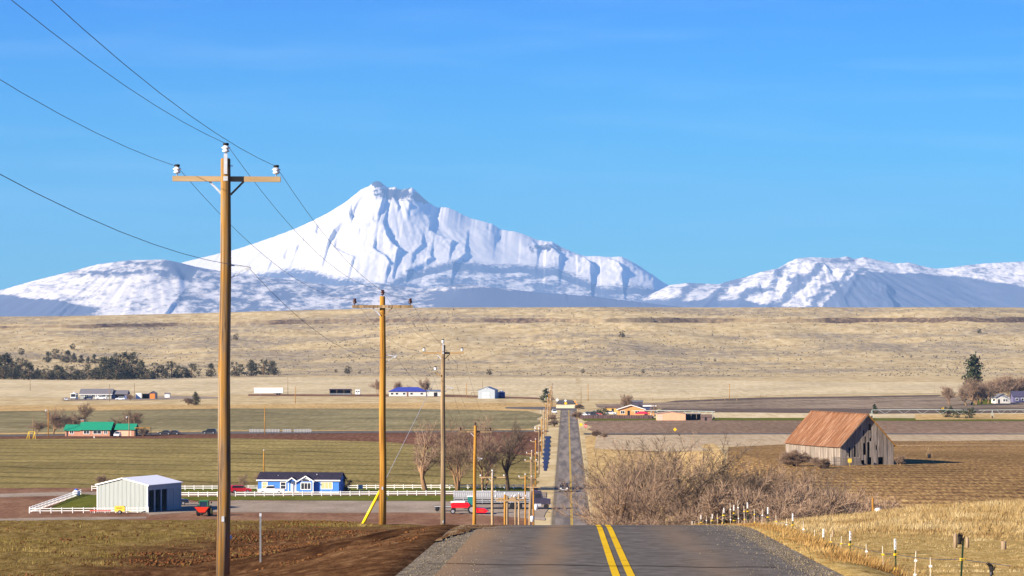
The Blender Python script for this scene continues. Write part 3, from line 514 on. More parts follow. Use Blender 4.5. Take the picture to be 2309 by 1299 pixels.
def massif(name, sil, D, Wd, step, nv, base_py, snowf, rockf, ridges=(), amp=60, seed=0, fall=(850, 400), gpow=1.35, rough=1.0):
    x0, x1 = sil[0][0], sil[-1][0]; n = int((x1 - x0) / step) + 1; V = []; SN = []; RK = []
    zb = EYE - (base_py - HY) / FPX * D - 260
    gx = np.arange(x0, x1 + 1, 2.0); gs_ = np.interp(gx, [p[0] for p in sil], [p[1] for p in sil]); kk = np.exp(-(np.arange(-60, 61) * 2 / 40.0) ** 2); kk /= kk.sum(); gsm_ = np.convolve(np.pad(gs_, 60, mode='edge'), kk, 'valid')
    for j in range(nv + 1):
        t = j / nv; v = t if t > 0 else 0
        for i in range(n):
            px = x0 + (x1 - x0) * i / (n - 1); ps = interp(sil, px) + 0.9 * fbm(px, 0, 9, 4, seed) * rough; bl = min(1.0, v * 4.5); bl = bl * bl * (3 - 2 * bl); pb = ps * (1 - bl) + float(np.interp(px, gx, gsm_)) * bl
            zs = EYE - (pb - HY) / FPX * D; X = (px - HX) / FPX * D
            gz = (1 - v) ** gpow; y = D - Wd * v; z = zb + (zs - zb) * gz
            pyy = HY - (z - EYE) / y * FPX; pxx = px                    # where the plain slope would sit
            env = min(1.0, v * 7) * min(1.0, max(0.0, (z - zb) / 300))
            ang = math.atan2(pxx - fall[0], max(20.0, pyy - fall[1] + 60)); rad = math.hypot(pxx - fall[0], pyy - fall[1])
            r1 = 1 - abs(fbm(ang * 5.5, rad / 260.0, 1.0, 4, seed + 3)) * 2
            r2 = 1 - abs(fbm(X, y * 0.8, 900, 5, seed + 9)) * 2
            r3 = fbm(X, y * 0.7, 260, 4, seed + 17)
            dz = amp * env * (0.6 * r1 + 0.45 * r2 + 0.14 * r3 + 0.05 * fbm(X, y * 0.8, 90, 3, seed + 31))
            for pts, h, wl, wr in ridges:
                best = None
                for a, b in zip(pts[:-1], pts[1:]):
                    if min(a[0], b[0]) - 60 < pxx < max(a[0], b[0]) + 60 and min(a[1], b[1]) - 60 < pyy < max(a[1], b[1]) + 60:
                        d_ = segdist(pxx, pyy, a, b)
                        if best is None or d_[0] < best[0]: best = d_
                if best:
                    w_ = wl if best[1] < 0 else wr
                    tt = best[0] / (wl * 1.6) if best[1] < 0 else best[0] / (wr * 0.55)
                    dz += h * 0.46 * min(1.0, v * 9) * (math.exp(-tt) if best[1] < 0 else math.exp(-tt * tt)) * (1 + 0.14 * fbm(pxx, pyy, 9, 2, 3.0))
            zz_ = z + dz * (1 if v else 0); zz_ = min(zz_, EYE + (HY - ps) / FPX * y - 10 * min(1, v * 20))
            V.append((X, y, zz_)); SN.append(snowf(pxx, pyy, X, y)); RK.append(rockf(pxx, pyy, X, y))
    # a back slope, so that the range has a body
    for i in range(n):
        p = V[i]; V.append((p[0], p[1] + Wd * 0.8, zb)); SN.append(0.3); RK.append(0)
    V = np.array(V); idx = np.arange(n * (nv + 1)).reshape(nv + 1, n); back = np.arange(n * (nv + 1), n * (nv + 2))
    f = np.stack([idx[1:, :-1].ravel(), idx[1:, 1:].ravel(), idx[:-1, 1:].ravel(), idx[:-1, :-1].ravel()], 1)
    fb = np.stack([idx[0, :-1], idx[0, 1:], back[1:], back[:-1]], 1)
    me = np_mesh(name, V, np.concatenate([f, fb]))
    for nm, arr in (('snow', SN), ('rock', RK)):
        at = me.attributes.new(nm, 'FLOAT', 'POINT'); at.data.foreach_set('value', np.array(arr, np.float32))
    me.materials.append(MTM); me.polygons.foreach_set('use_smooth', [True] * len(me.polygons))
    return struct(obj(name, me))
def cl01(t): return max(0.0, min(1.0, t))
M_SIL = [(180, 700), (300, 640), (360, 612), (410, 592), (480, 575), (540, 560), (600, 540), (660, 518), (700, 500), (740, 480), (780, 455), (815, 427), (833, 419), (841, 411), (852, 408), (862, 413), (868, 419), (877, 424), (890, 421), (903, 428), (915, 426), (930, 423), (937, 429), (950, 442), (965, 455), (985, 468), (1005, 467), (1020, 472), (1060, 492), (1085, 498), (1110, 505), (1130, 518), (1160, 522), (1180, 528), (1215, 542), (1245, 545), (1262, 555), (1290, 568), (1320, 578), (1345, 577), (1375, 580), (1400, 578), (1425, 590), (1450, 605), (1475, 622), (1500, 640), (1545, 658), (1600, 680), (1700, 705)]
LINE = [(300, 612), (420, 616), (540, 618), (620, 622), (700, 610), (760, 620), (800, 632), (850, 636), (905, 652), (950, 618), (1000, 606), (1060, 594), (1120, 602), (1180, 600), (1250, 612), (1310, 638), (1360, 655), (1420, 650), (1500, 668), (1700, 690)]
def m_snow(px, py, X, y):
    s = (interp(LINE, px) - py) / 26.0
    return 0.5 + s * 1.0 if s > -0.6 else 0.46 + 0.40 * mnoise.noise(Vector((px / 60, py / 14, 1.0))) + 0.25 * mnoise.noise(Vector((px / 18, py / 6, 4.0)))
def m_rock(px, py, X, y):
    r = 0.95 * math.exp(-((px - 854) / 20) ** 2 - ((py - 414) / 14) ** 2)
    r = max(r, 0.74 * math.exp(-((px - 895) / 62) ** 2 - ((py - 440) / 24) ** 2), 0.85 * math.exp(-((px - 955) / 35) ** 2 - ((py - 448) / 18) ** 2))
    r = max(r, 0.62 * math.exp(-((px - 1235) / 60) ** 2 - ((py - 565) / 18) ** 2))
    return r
RID = [([(832, 425), (822, 440), (812, 455), (806, 476)], 95, 16, 6), ([(868, 424), (870, 450), (868, 480)], 110, 13, 8), ([(884, 430), (893, 455), (905, 472)], 50, 8, 5), ([(905, 430), (915, 450), (930, 468)], 55, 8, 5), ([(932, 426), (944, 445), (958, 462), (978, 470)], 120, 16, 9),
       ([(800, 498), (785, 512), (770, 530), (764, 548)], 120, 22, 7), ([(858, 510), (830, 520)], 45, 10, 6), ([(882, 520), (892, 545), (905, 560), (922, 576)], 120, 22, 8), ([(978, 528), (1000, 540), (1030, 552)], 70, 18, 8), ([(968, 560), (955, 575)], 50, 14, 7),
       ([(720, 520), (700, 535)], 45, 12, 6), ([(725, 535), (700, 548), (690, 555)], 55, 14, 6), ([(780, 565), (810, 580), (830, 590)], 55, 18, 7), ([(870, 575), (895, 590), (908, 606)], 80, 16, 8), ([(640, 590), (665, 586)], 40, 12, 6), ([(1235, 552), (1250, 575), (1262, 590)], 85, 18, 8), ([(1290, 566), (1310, 590), (1330, 612)], 150, 26, 12), ([(1360, 580), (1385, 600), (1400, 622)], 110, 22, 12), ([(1200, 545), (1215, 565)], 60, 14, 7), ([(1410, 588), (1440, 612), (1470, 640)], 100, 20, 10), ([(1100, 520), (1120, 530)], 40, 14, 6), ([(990, 590), (970, 605), (950, 615)], 60, 18, 10), ([(1060, 580), (1040, 600)], 70, 20, 12)]
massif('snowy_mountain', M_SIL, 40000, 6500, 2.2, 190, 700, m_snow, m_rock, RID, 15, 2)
F_SIL = [(-260, 705), (-120, 690), (-40, 668), (0, 655), (80, 632), (150, 615), (220, 596), (290, 587), (370, 585), (400, 591), (440, 601), (500, 612), (580, 622), (660, 632), (760, 645), (860, 640), (960, 652), (1040, 640), (1130, 650), (1220, 660), (1330, 668), (1430, 680), (1520, 690), (1600, 700)]
def f_snow(px, py, X, y):
    n1 = mnoise.noise(Vector((px / 70, py / 16, 7.0))); n2 = mnoise.noise(Vector((px / 20, py / 7, 2.0)))
    if px < 450:
        s = 0.72 + 0.2 * n1
        s -= 0.62 * math.exp(-((px - 300) / 110) ** 2 - ((py - 616) / 9) ** 2) * (0.7 + n2)      # wooded crest
        s -= 0.35 * math.exp(-((px - 330) / 90) ** 2 - ((py - 594) / 8) ** 2) * (0.8 + n2)
        s -= 0.9 * cl01((py - (662 + 0.10 * px)) / 8) * cl01((330 - px) / 80)                    # dark woods at the foot
        s -= 0.8 * cl01((px - 370) / 60) * cl01((640 - py) / 20)
    else: s = 0.50 + 0.40 * n1 + 0.25 * n2
    s -= 0.6 * cl01((px - 960) / 80) * cl01((py - 650) / 8)
    if px < 450 and py > 640: s += 0.1 * n2
    return s
massif('forested_foothill', F_SIL, 27000, 4200, 3.4, 80, 715, f_snow, lambda *a: 0.0, [([(60, 640), (150, 660), (230, 690)], 30, 30, 14), ([(380, 590), (420, 630), (450, 680)], 40, 40, 16)], 10, 11, (300, 560), 1.25, 0.8)
R_SIL = [(1400, 690), (1470, 662), (1510, 643), (1550, 638), (1620, 641), (1650, 632), (1680, 625), (1720, 612), (1755, 605), (1780, 590), (1795, 583), (1830, 580), (1870, 582), (1895, 581), (1910, 578), (1925, 584), (1950, 580), (1985, 588), (2020, 594), (2050, 592), (2080, 600), (2110, 606), (2140, 604), (2180, 598), (2220, 594), (2260, 592), (2309, 590), (2420, 583), (2560, 600)]
def r_snow(px, py, X, y):
    n1 = mnoise.noise(Vector((px / 60, py / 14, 17.0))); n2 = mnoise.noise(Vector((px / 16, py / 6, 12.0)))
    d = px * 0.62 + py                                            # gullies that run down to the left
    stripe = math.sin(d / 7.5 + 2 * mnoise.noise(Vector((px / 50, py / 30, 3.0))))
    s = 0.66 + 0.22 * n1
    if px < 1960: s -= 0.42 * max(0, stripe) * cl01((py - 598) / 14)
    lowline = interp([(1400, 676), (1640, 676), (1800, 700), (1890, 640), (1940, 615), (2060, 616), (2150, 622), (2240, 640), (2309, 664), (2560, 660)], px)
    s -= 0.85 * cl01((py - lowline) / 9)
    s -= 0.5 * math.exp(-((px - 1890) / 30) ** 2 - ((py - 588) / 7) ** 2)
    return s + 0.22 * n2 * cl01((py - 595) / 20)
massif('snowy_ridge', R_SIL, 34000, 4600, 2.8, 95, 705, r_snow, lambda *a: 0.0, [([(1800, 586), (1840, 610), (1900, 632), (1960, 660)], 110, 50, 20), ([(1795, 584), (1760, 610), (1700, 640)], 60, 14, 10), ([(1850, 625), (1800, 660)], 40, 12, 8), ([(1905, 640), (1860, 680)], 40, 12, 8)], 20, 21, (1830, 560), 1.2, 0.9)
# ------------------------------------------------------------------ utility poles and lines
wood_new = rampmat('treated_pole_wood', [(0.32, (0.07, 0.038, 0.018)), (0.42, (0.19, 0.125, 0.07)), (0.50, (0.30, 0.15, 0.028)), (0.57, (0.25, 0.175, 0.10)), (0.68, (0.36, 0.29, 0.20))], 1.6, (3.5, 3.5, 0.28), 8, 0.8, 0.15, False, second=(3.2, (5, 5, 0.10), 0.5, 1.25), bump=0.4, bdist=0.02)
wood_orange = rampmat('orange_pole_wood', [(0.3, (0.17, 0.075, 0.014)), (0.45, (0.36, 0.17, 0.026)), (0.55, (0.42, 0.21, 0.035)), (0.7, (0.44, 0.28, 0.10))], 1.4, (3.5, 3.5, 0.25), 8, 0.8, 0.15, False, second=(3.2, (5, 5, 0.10), 0.5, 1.25), bump=0.4, bdist=0.02)
wood_grey = rampmat('grey_pole_wood', [(0.28, (0.13, 0.09, 0.055)), (0.5, (0.25, 0.175, 0.10)), (0.62, (0.34, 0.24, 0.13)), (0.75, (0.38, 0.21, 0.06))], 1.5, (3.5, 3.5, 0.25), 8, 0.85, 0.15, False, second=(3.2, (5, 5, 0.10), 0.5, 1.25), bump=0.4, bdist=0.02)
wood_arm = rampmat('crossarm_wood', [(0.3, (0.26, 0.17, 0.085)), (0.7, (0.42, 0.30, 0.17))], 1.5, (0.4, 5, 5), 6, 0.8, 0.15, False)
porc = plain('grey_porcelain', (0.62, 0.63, 0.66), 0.25, 0, 0.5, 0.05)
brownp = plain('brown_porcelain', (0.05, 0.014, 0.010), 0.25, 0, 0.5, 0.05)
black = plain('black_rubber', (0.012, 0.012, 0.013), 0.7, 0, 0.3, 0.2)
steel = plain('galvanised_steel', (0.55, 0.57, 0.60), 0.45, 0.4, 0.4, 0.15, 8)
wire_m = plain('aged_conductor', (0.05, 0.055, 0.07), 0.5, 0.3, 0.4, 0.1)
def insulator(parent, p, s, mat, cap=True):
    i = MB().lathe([(0.014, -0.06), (0.014, 0.0), (0.05, 0.0), (0.088, 0.03), (0.055, 0.055), (0.06, 0.075), (0.105, 0.10), (0.06, 0.125), (0.045, 0.15)], 12)
    i.v = [(x * s, y * s, z * s) for x, y, z in i.v]; o = i.build('insulator', mat, parent, True, p)
    if cap:
        c = MB().lathe([(0.05, 0.15), (0.065, 0.155), (0.06, 0.20), (0.03, 0.205)], 10); c.v = [(x * s, y * s, z * s) for x, y, z in c.v]; c.build('insulator_cap', black if mat is not brownp else brownp, o, True)
    return o
def ORD(k):
    w = ('first second third fourth fifth sixth seventh eighth ninth tenth eleventh twelfth thirteenth fourteenth fifteenth sixteenth seventeenth eighteenth nineteenth twentieth twenty-first twenty-second twenty-third twenty-fourth').split()
    return w[k - 1] if k <= len(w) else str(k) + 'th'
TOPS = [[], [], [], []]       # wire points: left phase, top phase, right phase, neutral
def utility_pole(x, y, h, label, mat, group=None, near=True, arm=2.44, drop=0.46, brown=False, behind=True, neutral=True, r0=0.155, lean=0.0):
    z0 = h1(x, y); t = thing('utility_pole', label, 'utility pole', (x, y, z0 - 0.15), 0, group)
    if lean: t.rotation_euler = (0, R(lean), 0)
    n = 14 if near else 7; H_ = h + 0.15; rt = 0.10 if near else 0.13
    zs = [0, H_ * 0.25, H_ * 0.5, H_ * 0.75, H_ - 0.02, H_]; rs = [r0, r0 * 0.94, r0 * 0.88, r0 * 0.80, rt + 0.01, rt - 0.01]
    MB().tube([(0.012 * math.sin(z * 1.3 + x), 0, z) for z in zs], rs, n).build('shaft', mat, t, True)
    ya = (rt + 0.06) * (1 if behind else -1); za = H_ - drop; ins = brownp if brown else porc; k = 1.0 if near else 1.5
    MB().box(-arm / 2, arm / 2, ya - 0.055, ya + 0.055, za - 0.06 * k, za + 0.06 * k).build('crossarm', wood_arm if not brown else wood_grey, t)
    if near:
        for s in (-1, 1):
            MB().bar((s * 0.42, ya * 1.0, za - 0.02), (s * 0.09, ya * 0.9, za - 0.36), 0.012, 0.045).build('brace', steel if s < 0 else wood_grey, t)
    for s in (-1, 1): insulator(t, (s * (arm / 2 - 0.10), ya, za + 0.06 * k + 0.06), k, ins, near)
    if near and not brown:
        MB().box(-0.04, 0.04, -rt - 0.035, -rt - 0.005, H_ - 0.36, H_ + 0.10).build('pole_top_bracket', steel, t)
        insulator(t, (0, -rt * 0.6, H_ + 0.13), 1.05, ins)
        MB().box(-0.05, 0.05, -rt - 0.02, -rt + 0.02, za - 0.05, za + 0.05).build('washer_plate', steel, t)
        MB().tube([(rt * 0.8, 0, H_ - 0.17), (rt + 0.06, 0, H_ - 0.17)], 0.012, 6).build('bolt', steel, t)
    else: insulator(t, (0, 0, H_ + 0.05), k, ins, near)
    if near and r0 > 0.15:
        MB().box(-0.03, 0.03, -r0 - 0.012, -r0 + 0.01, 1.6, 1.72).build('number_tag', steel, t); MB().box(r0 * 0.9, r0 * 0.9 + 0.05, -0.03, 0.03, 1.2, 1.28).build('marker_tag', porc, t)
        MB().tube([(-r0 * 0.75, -r0 * 0.66, 0.0), (-r0 * 0.66, -r0 * 0.58, H_ * 0.5), (-rt * 0.78, -rt * 0.68, H_ - 0.6)], 0.008, 4).build('ground_wire', wire_m, t)
    if neutral and near:
        b = MB().bar((0.11, 0, za - 1.95), (0.50, 0, za - 1.99), 0.03, 0.03).bar((0.11, 0, za - 2.25), (0.46, 0, za - 2.02), 0.02, 0.02).bar((0.46, 0, za - 2.05), (0.56, 0, za - 1.98), 0.07, 0.07).build('neutral_bracket', steel, t)
    c = math.cos(R(lean)); s_ = math.sin(R(lean)); W_ = lambda X, Y, Z: (x + X * c + Z * s_, y + Y, z0 - 0.15 + Z * c)
    TOPS[0].append(W_(-(arm / 2 - 0.10), ya, za + 0.28 * k)); TOPS[1].append(W_(0, 0, H_ + (0.33 if near and not brown else 0.25))); TOPS[2].append(W_(arm / 2 - 0.10, ya, za + 0.28 * k)); TOPS[3].append(W_(0.5, 0, za - 1.98))
    return t
def ph(x, y, topdrop): return EYE - topdrop - h1(x, y)
utility_pole(-7.85, 17, 9.6, 'weathered utility pole at the roadside near the brow of the hill', wood_new)
utility_pole(-7.75, 80, ph(-7.75, 80, -3.92), 'tall weathered utility pole with white insulators on the brown dirt bank', wood_new, lean=0.4)
utility_pole(-7.42, 143, ph(-7.42, 143, -1.45), 'orange utility pole with dark brown insulators at the edge of the dirt bank', wood_orange, brown=True, behind=False, drop=0.42)
p3 = utility_pole(-7.15, 205, ph(-7.15, 205, 0.75), 'greyish utility pole with a short side arm and white insulators', wood_grey, arm=2.4)
MB().bar((-0.1, -0.1, p3.location.z * 0 + ph(-7.15, 205, 0.75) - 1.62), (-0.48, -0.1, ph(-7.15, 205, 0.75) - 1.44), 0.10, 0.10).build('side_arm', wood_grey, p3)
insulator(p3, (-0.43, -0.1, ph(-7.15, 205, 0.75) - 1.30), 1.1, porc)
MB().bar((0.45, 0.1, ph(-7.15, 205, 0.75) - 0.55), (0.85, 0.1, ph(-7.15, 205, 0.75) - 0.95), 0.02, 0.02).bar((0.85, 0.1, ph(-7.15, 205, 0.75) - 0.95), (0.8, 0.1, ph(-7.15, 205, 0.75) - 1.3), 0.02, 0.02).bar((0.8, 0.1, ph(-7.15, 205, 0.75) - 1.3), (0.1, 0.1, ph(-7.15, 205, 0.75) - 1.25), 0.02, 0.02).build('jumper_wire', wire_m, p3)
utility_pole(-7.0, 267, ph(-7.0, 267, 7.04), 'slender orange utility pole with dark insulators in front of the red harvesting machine', wood_orange, brown=True, behind=True, r0=0.15, lean=0.6)
utility_pole(-7.05, 336, ph(-7.05, 336, 13.3), 'tan utility pole with white insulators before the long silver trailer', wood_arm, r0=0.15)
yy = 402.0; k = 0
while yy < 1700:
    utility_pole(-7.0 + (0.25 if k % 3 == 1 else -0.2 if k % 3 == 2 else 0), yy, 10.5 + 0.5 * math.sin(k * 2.1), ORD(k + 1) + ' distant roadside utility pole beyond the tan pole by the silver trailer', (wood_orange, wood_grey, wood_arm)[k % 3], 'utility poles lining the valley road', near=False, arm=2.3, r0=0.16, neutral=False)
    yy += 66; k += 1
for w, nm in enumerate(('left outer crossarm ends', 'pole tops', 'right outer crossarm ends', 'side brackets below the crossarms')):
    P = TOPS[w][:]; m = MB(); pts = []
    for a, b in zip(P[:-1], P[1:]):
        ns = 14
        for i in range(ns): 
            t = i / ns; pts.append((a[0] + (b[0] - a[0]) * t, a[1] + (b[1] - a[1]) * t, a[2] + (b[2] - a[2]) * t - 0.75 * 4 * t * (1 - t)))
    pts.append(P[-1]); m.tube(pts, 0.0056, 5, False)
    tag(m.build('power_line', wire_m), 'thin dark power line strung along the ' + nm + ' of the poles', 'wire')
# poles standing apart from the line
def service_pole(px, base, top, label, d=None, mat=wood_grey, kind='', group=None, r=0.17):
    p = hit(px, base, 600) if d is None else Vector(((px - HX) * d / FPX, d, h1((px - HX) * d / FPX, d)))
    h = EYE - (top - HY) / FPX * p.y - p.z
    t = thing('service_pole', label, 'utility pole', p, 0, group)
    MB().tube([(0, 0, -0.2), (0, 0, h * 0.5), (0, 0, h)], [r, r * 0.88, r * 0.7], 8).build('shaft', mat, t, True)
    if 'c' in kind: MB().box(-0.35, 0.35, -0.2, -0.14, h - 0.5, h - 0.36).build('crossarm', wood_arm, t)
    if 'C' in kind: MB().box(-1.2, 1.2, -0.28, -0.16, h - 0.6, h - 0.42).build('crossarm', wood_arm, t)
    if 't' in kind:
        c = MB().lathe([(0.05, 0), (0.30, 0.0), (0.31, 0.9), (0.2, 1.0), (0.06, 1.05)], 10).build('transformer_can', porc, t, True, (0.45, -0.1, h * 0.45 if 'l' in kind else h - 1.9)); MB().lathe([(0.05, 1.03), (0.05, 1.25)], 6).build('bushing', brownp, c, True)
    if 'i' in kind: insulator(t, (0, 0, h + 0.08), 1.6, porc, False)
    if 'L' in kind: MB().bar((0, 0, h - 0.1), (-0.7, 0, h + 0.15), 0.06, 0.06).lathe([(0.1, 0), (0.28, -0.1), (0.2, -0.45), (0.05, -0.5)], 8, (-0.8, 0, h + 0.1)).build('yard_lamp', porc, t)
    return t
service_pole(595, 1075, 1017, 'lone orange pole with a white cap rising behind the blue house', mat=wood_orange, kind='i')
service_pole(597, 980, 915, 'thin brown pole standing behind the side road', mat=wood_orange)
service_pole(109, 985, 925, 'orange pole with a yard lamp among the bare trees by the green roofed house', mat=wood_orange, kind='Lc')
service_pole(75, 988, 938, 'slim grey pole beside the yellow frame', mat=wood_grey)
service_pole(291, 985, 940, 'grey pole with a lamp right of the green roof', mat=wood_grey, kind='L')
service_pole(649, 891, 850, 'thin pole with small crossarm right of the white semi trailer', kind='c')
service_pole(666, 910, 872, 'thin dark pole in the dry grass in front of the far homestead', mat=wood_orange)
service_pole(68, 881, 852, 'short bare pole left of the grey ranch house in dry grass')
service_pole(247, 905, 866, 'thin pole in front of the grey ranch house')
service_pole(303, 900, 864, 'thin pole beside the ranch sheds')
service_pole(1645, 903, 865, 'red brown pole at the upper edge of the bare field', mat=wood_orange, kind='c')
service_pole(1310, 918, 872, 'dark pole right of the road junction')
service_pole(1326, 905, 866, 'reddish pole behind the road junction', mat=wood_orange, kind='c')
service_pole(1088, 897, 858, 'thin mast above the grey metal shed')
service_pole(1052, 897, 864, 'thin reddish pole left of the grey metal shed', mat=wood_orange)
service_pole(1144, 1185, 1118, 'grey pole with two crossarms on the slope beside the silver trailer', d=380, mat=wood_grey, kind='C')
service_pole(1194, 1180, 1134, 'pale pole carrying a grey transformer can at the roadside', d=600, mat=wood_arm, kind='tl')
service_pole(1203, 1180, 1092, 'reddish pole carrying a grey transformer can beside the farm entrance', d=618, mat=wood_orange, kind='tlC')
service_pole(1968, 1170, 1122, 'red brown pole with a white transformer can at the edge of the bare thicket', d=300, mat=wood_orange, kind='t', r=0.11)
# stay wire with its yellow guard
gy = thing('guy_wire', 'guy wire with a bright yellow guard beside the orange pole', 'guy wire', (-8.28, 143, h1(-8.28, 143)))
a = Vector((0, 0, 0)); b = Vector((-7.55 + 8.28, 62, EYE - (852 - HY) / FPX * 205 - gy.location.z)); dirv = Vector((0.76, 0.2, 1.36))
MB().tube([(0, 0, -0.1), dirv], [0.062, 0.062], 8).build('guard', plain('yellow_plastic', (0.85, 0.62, 0.01), 0.4, 0, 0.4, 0.05), gy, True)
MB().tube([dirv * 0.9, b], 0.012, 5).build('wire', plain('bright_wire', (0.45, 0.42, 0.36), 0.5), gy)
green_steel = plain('green_steel_post', (0.022, 0.065, 0.03), 0.5, 0.2, 0.4, 0.2, 8)
grey_steel = plain('grey_steel_post', (0.18, 0.19, 0.20), 0.5, 0.3, 0.4, 0.2, 8)
x, y = -7.34, 85.0; z = h1(x, y)
st_ = thing('stake', 'plain grey steel stake driven into the brown dirt bank', 'stake', (x, y, z))
MB().box(-0.022, 0.022, -0.005, 0.005, -0.3, 1.24).box(-0.005, 0.005, 0, 0.03, -0.3, 1.24).build('stem', grey_steel, st_); MB().box(-0.026, 0.026, -0.008, 0.002, 1.17, 1.245).build('stake_tip', steel, st_)

# ------------------------------------------------------------------ electric stock fence right of the road
white_pl = plain('white_plastic', (0.80, 0.80, 0.78), 0.4, 0, 0.4, 0.04); yel_pl = plain('yellow_insulator', (0.80, 0.52, 0.01), 0.4, 0, 0.4, 0.05); rod_m = plain('fibreglass_rod', (0.62, 0.56, 0.45), 0.5, 0, 0.3, 0.08)
fence_top = []
def fz(px, top, x=11.0):
    d = x * FPX / (px - HX); z0 = h1(x, d); zt = EYE - (top - HY) / FPX * d; return d, z0, min(1.62, max(0.95, zt - z0))
TP = [(2165, 1207), (2020.5, 1215), (1916.5, 1198), (1855, 1193), (1787.5, 1158), (1732, 1144), (1687, 1133), (1655, 1139), (1634, 1145), (1606.5, 1159), (1582, 1159), (1562, 1172)]
for i, (px, top) in enumerate(TP):
    d, z0, h = fz(px, top); glove = i == 0
    t = thing('steel_fence_post', 'green steel fence post topped by a black glove' if glove else 'green steel fence post with a white cap, ' + ORD(max(1, i)) + ' along from the gloved post', 'fence post', (11.0, d, z0), 0, None if glove else 'capped steel posts of the electric fence'); t.rotation_euler = (0, R(rnd.uniform(-2, 2.5) + (4 if px in (1855, 2165) else 0)), R(20))
    m = MB().box(-0.026, 0.026, -0.006, 0.006, -0.35, h - 0.02).box(-0.006, 0.006, 0, 0.035, -0.35, h - 0.02)
    for k in range(int(h / 0.12)): m.box(-0.02, 0.02, -0.016, -0.005, 0.1 + k * 0.12, 0.135 + k * 0.12)
    m.build('stem', green_steel, t)
    if not glove: MB().box(-0.029, 0.029, -0.016, 0.04, h - 0.36, h).build('cap', white_pl, t)
    for zf in (0.62, 0.28)[:2 if i % 2 else 1]: MB().box(-0.06, 0.06, -0.06, 0.03, h * zf - 0.035, h * zf + 0.035).box(0.05, 0.11, -0.05, -0.02, h * zf - 0.02, h * zf + 0.02).build('insulator', yel_pl, t)
    fence_top.append((d, z0 + h * 0.62))
ZR = sorted([(1557, 495, 0), (1667, 575, 0), (1346, 460, 1), (1231, 445, 0), (1052, 392, 1), (974, 378, 1), (870, 350, 1), (796, 292, 0), (672, 270, 0), (614, 250, 1), (508, 208, 0), (461, 207, 1), (392, 185, 1), (352, 143, 0), (296, 142, 0), (237, 215, 1), (208, 240, 1), (160, 260, 1), (128, 252, 0), (80, 275, 1), (50, 290, 1)], reverse=True)
for i, (zx, zy, yl_) in enumerate(ZR):
    px = 1550 + zx / 3.042; top = 1080 + zy / 3.042; d, z0, h = fz(px, top)
    t = thing('fence_rod', 'thin pale fence rod with ' + ('yellow' if yl_ else 'white') + ' clips, ' + ORD(i + 1) + ' rod along from the gloved post', 'fence post', (11.0, d, z0), 0, 'thin rods with yellow clips' if yl_ else 'thin rods with white clips'); t.rotation_euler = (0, R(rnd.uniform(-3, 4)), 0)
    MB().tube([(0, 0, -0.3), (0, 0, h)], 0.015, 6).build('rod', rod_m, t)
    for zf in (0.72, 0.3): MB().box(-0.045, 0.045, -0.05, 0.015, h * zf - 0.03, h * zf + 0.03).build('clip', yel_pl if yl_ else white_pl, t)
fence_top.sort(); pts = []
for (d0, z0), (d1, z1) in zip(fence_top[:-1], fence_top[1:]):
    for i in range(6): t = i / 6; pts.append((11.0, d0 + (d1 - d0) * t, z0 + (z1 - z0) * t - 0.06 * 4 * t * (1 - t)))
tag(MB().tube([(11.0, 88, pts[0][2] + 0.55)] + pts, 0.009, 4).build('fence_wire', wire_m), 'slack dark electric fence wire running from post to post', 'wire')
def glove(loc, label, rz, tilt, curl):
    t = thing('work_glove', label, 'glove', loc, rz); t.rotation_euler = (0, R(tilt), rz)
    gm = plain('black_glove_knit', (0.014, 0.013, 0.014), 0.9, 0, 0.2, 0.3, 30)
    m = MB().tube([(0, 0, -0.20), (0, 0, -0.13), (0, 0, -0.05), (0, 0, 0.03)], [0.062, 0.05, 0.066, 0.07], 10)
    m.v = [(x, y * 0.55, z) for x, y, z in m.v]; m.build('palm', gm, t, True)
    for k, (fx, L_) in enumerate(((-0.052, 0.105), (-0.018, 0.13), (0.018, 0.125), (0.05, 0.095))):
        MB().tube([(fx, 0, 0.01), (fx * 1.1, -curl * 0.3, L_ * 0.55), (fx * 1.15, -curl, L_)], [0.021, 0.019, 0.013], 7).build('finger', gm, t, True)
    MB().tube([(0.05, 0, -0.08), (0.11, -0.01, -0.02), (0.135, -0.015, 0.045)], [0.026, 0.023, 0.014], 7).build('thumb', gm, t, True)
d, z0, h = fz(2165, 1207); glove((11.0, d, z0 + h + 0.0), 'limp black work glove pulled over the top of a green fence post', R(10), 3, 0.04)
d2 = 92.0; x2 = (2235 - HX) * d2 / FPX; z2 = h1(x2, d2)
sp_ = thing('short_post', 'short dark wooden stub post carrying a ragged black glove', 'fence post', (x2, d2, z2)); zt2 = EYE - (1288 - HY) / FPX * d2
MB().tube([(0, 0, -0.3), (0, 0, zt2 - z2 - 0.1)], [0.035, 0.03], 8).build('stem', black, sp_)
MB().tube([(0, 0, zt2 - z2 - 0.1), (0.0, 0, zt2 - z2 - 0.02)], [0.04, 0.038], 8).build('binding', wire_m, sp_)
glove((x2, d2, zt2 + 0.10), 'ragged black work glove with folded fingers on the short stub post', R(-40), -4, 0.12)
weath = rampmat('weathered_post_wood', [(0.3, (0.15, 0.12, 0.095)), (0.55, (0.30, 0.22, 0.14)), (0.75, (0.42, 0.28, 0.13))], 2.0, (4, 4, 0.5), 6, 0.9, 0.1, False)
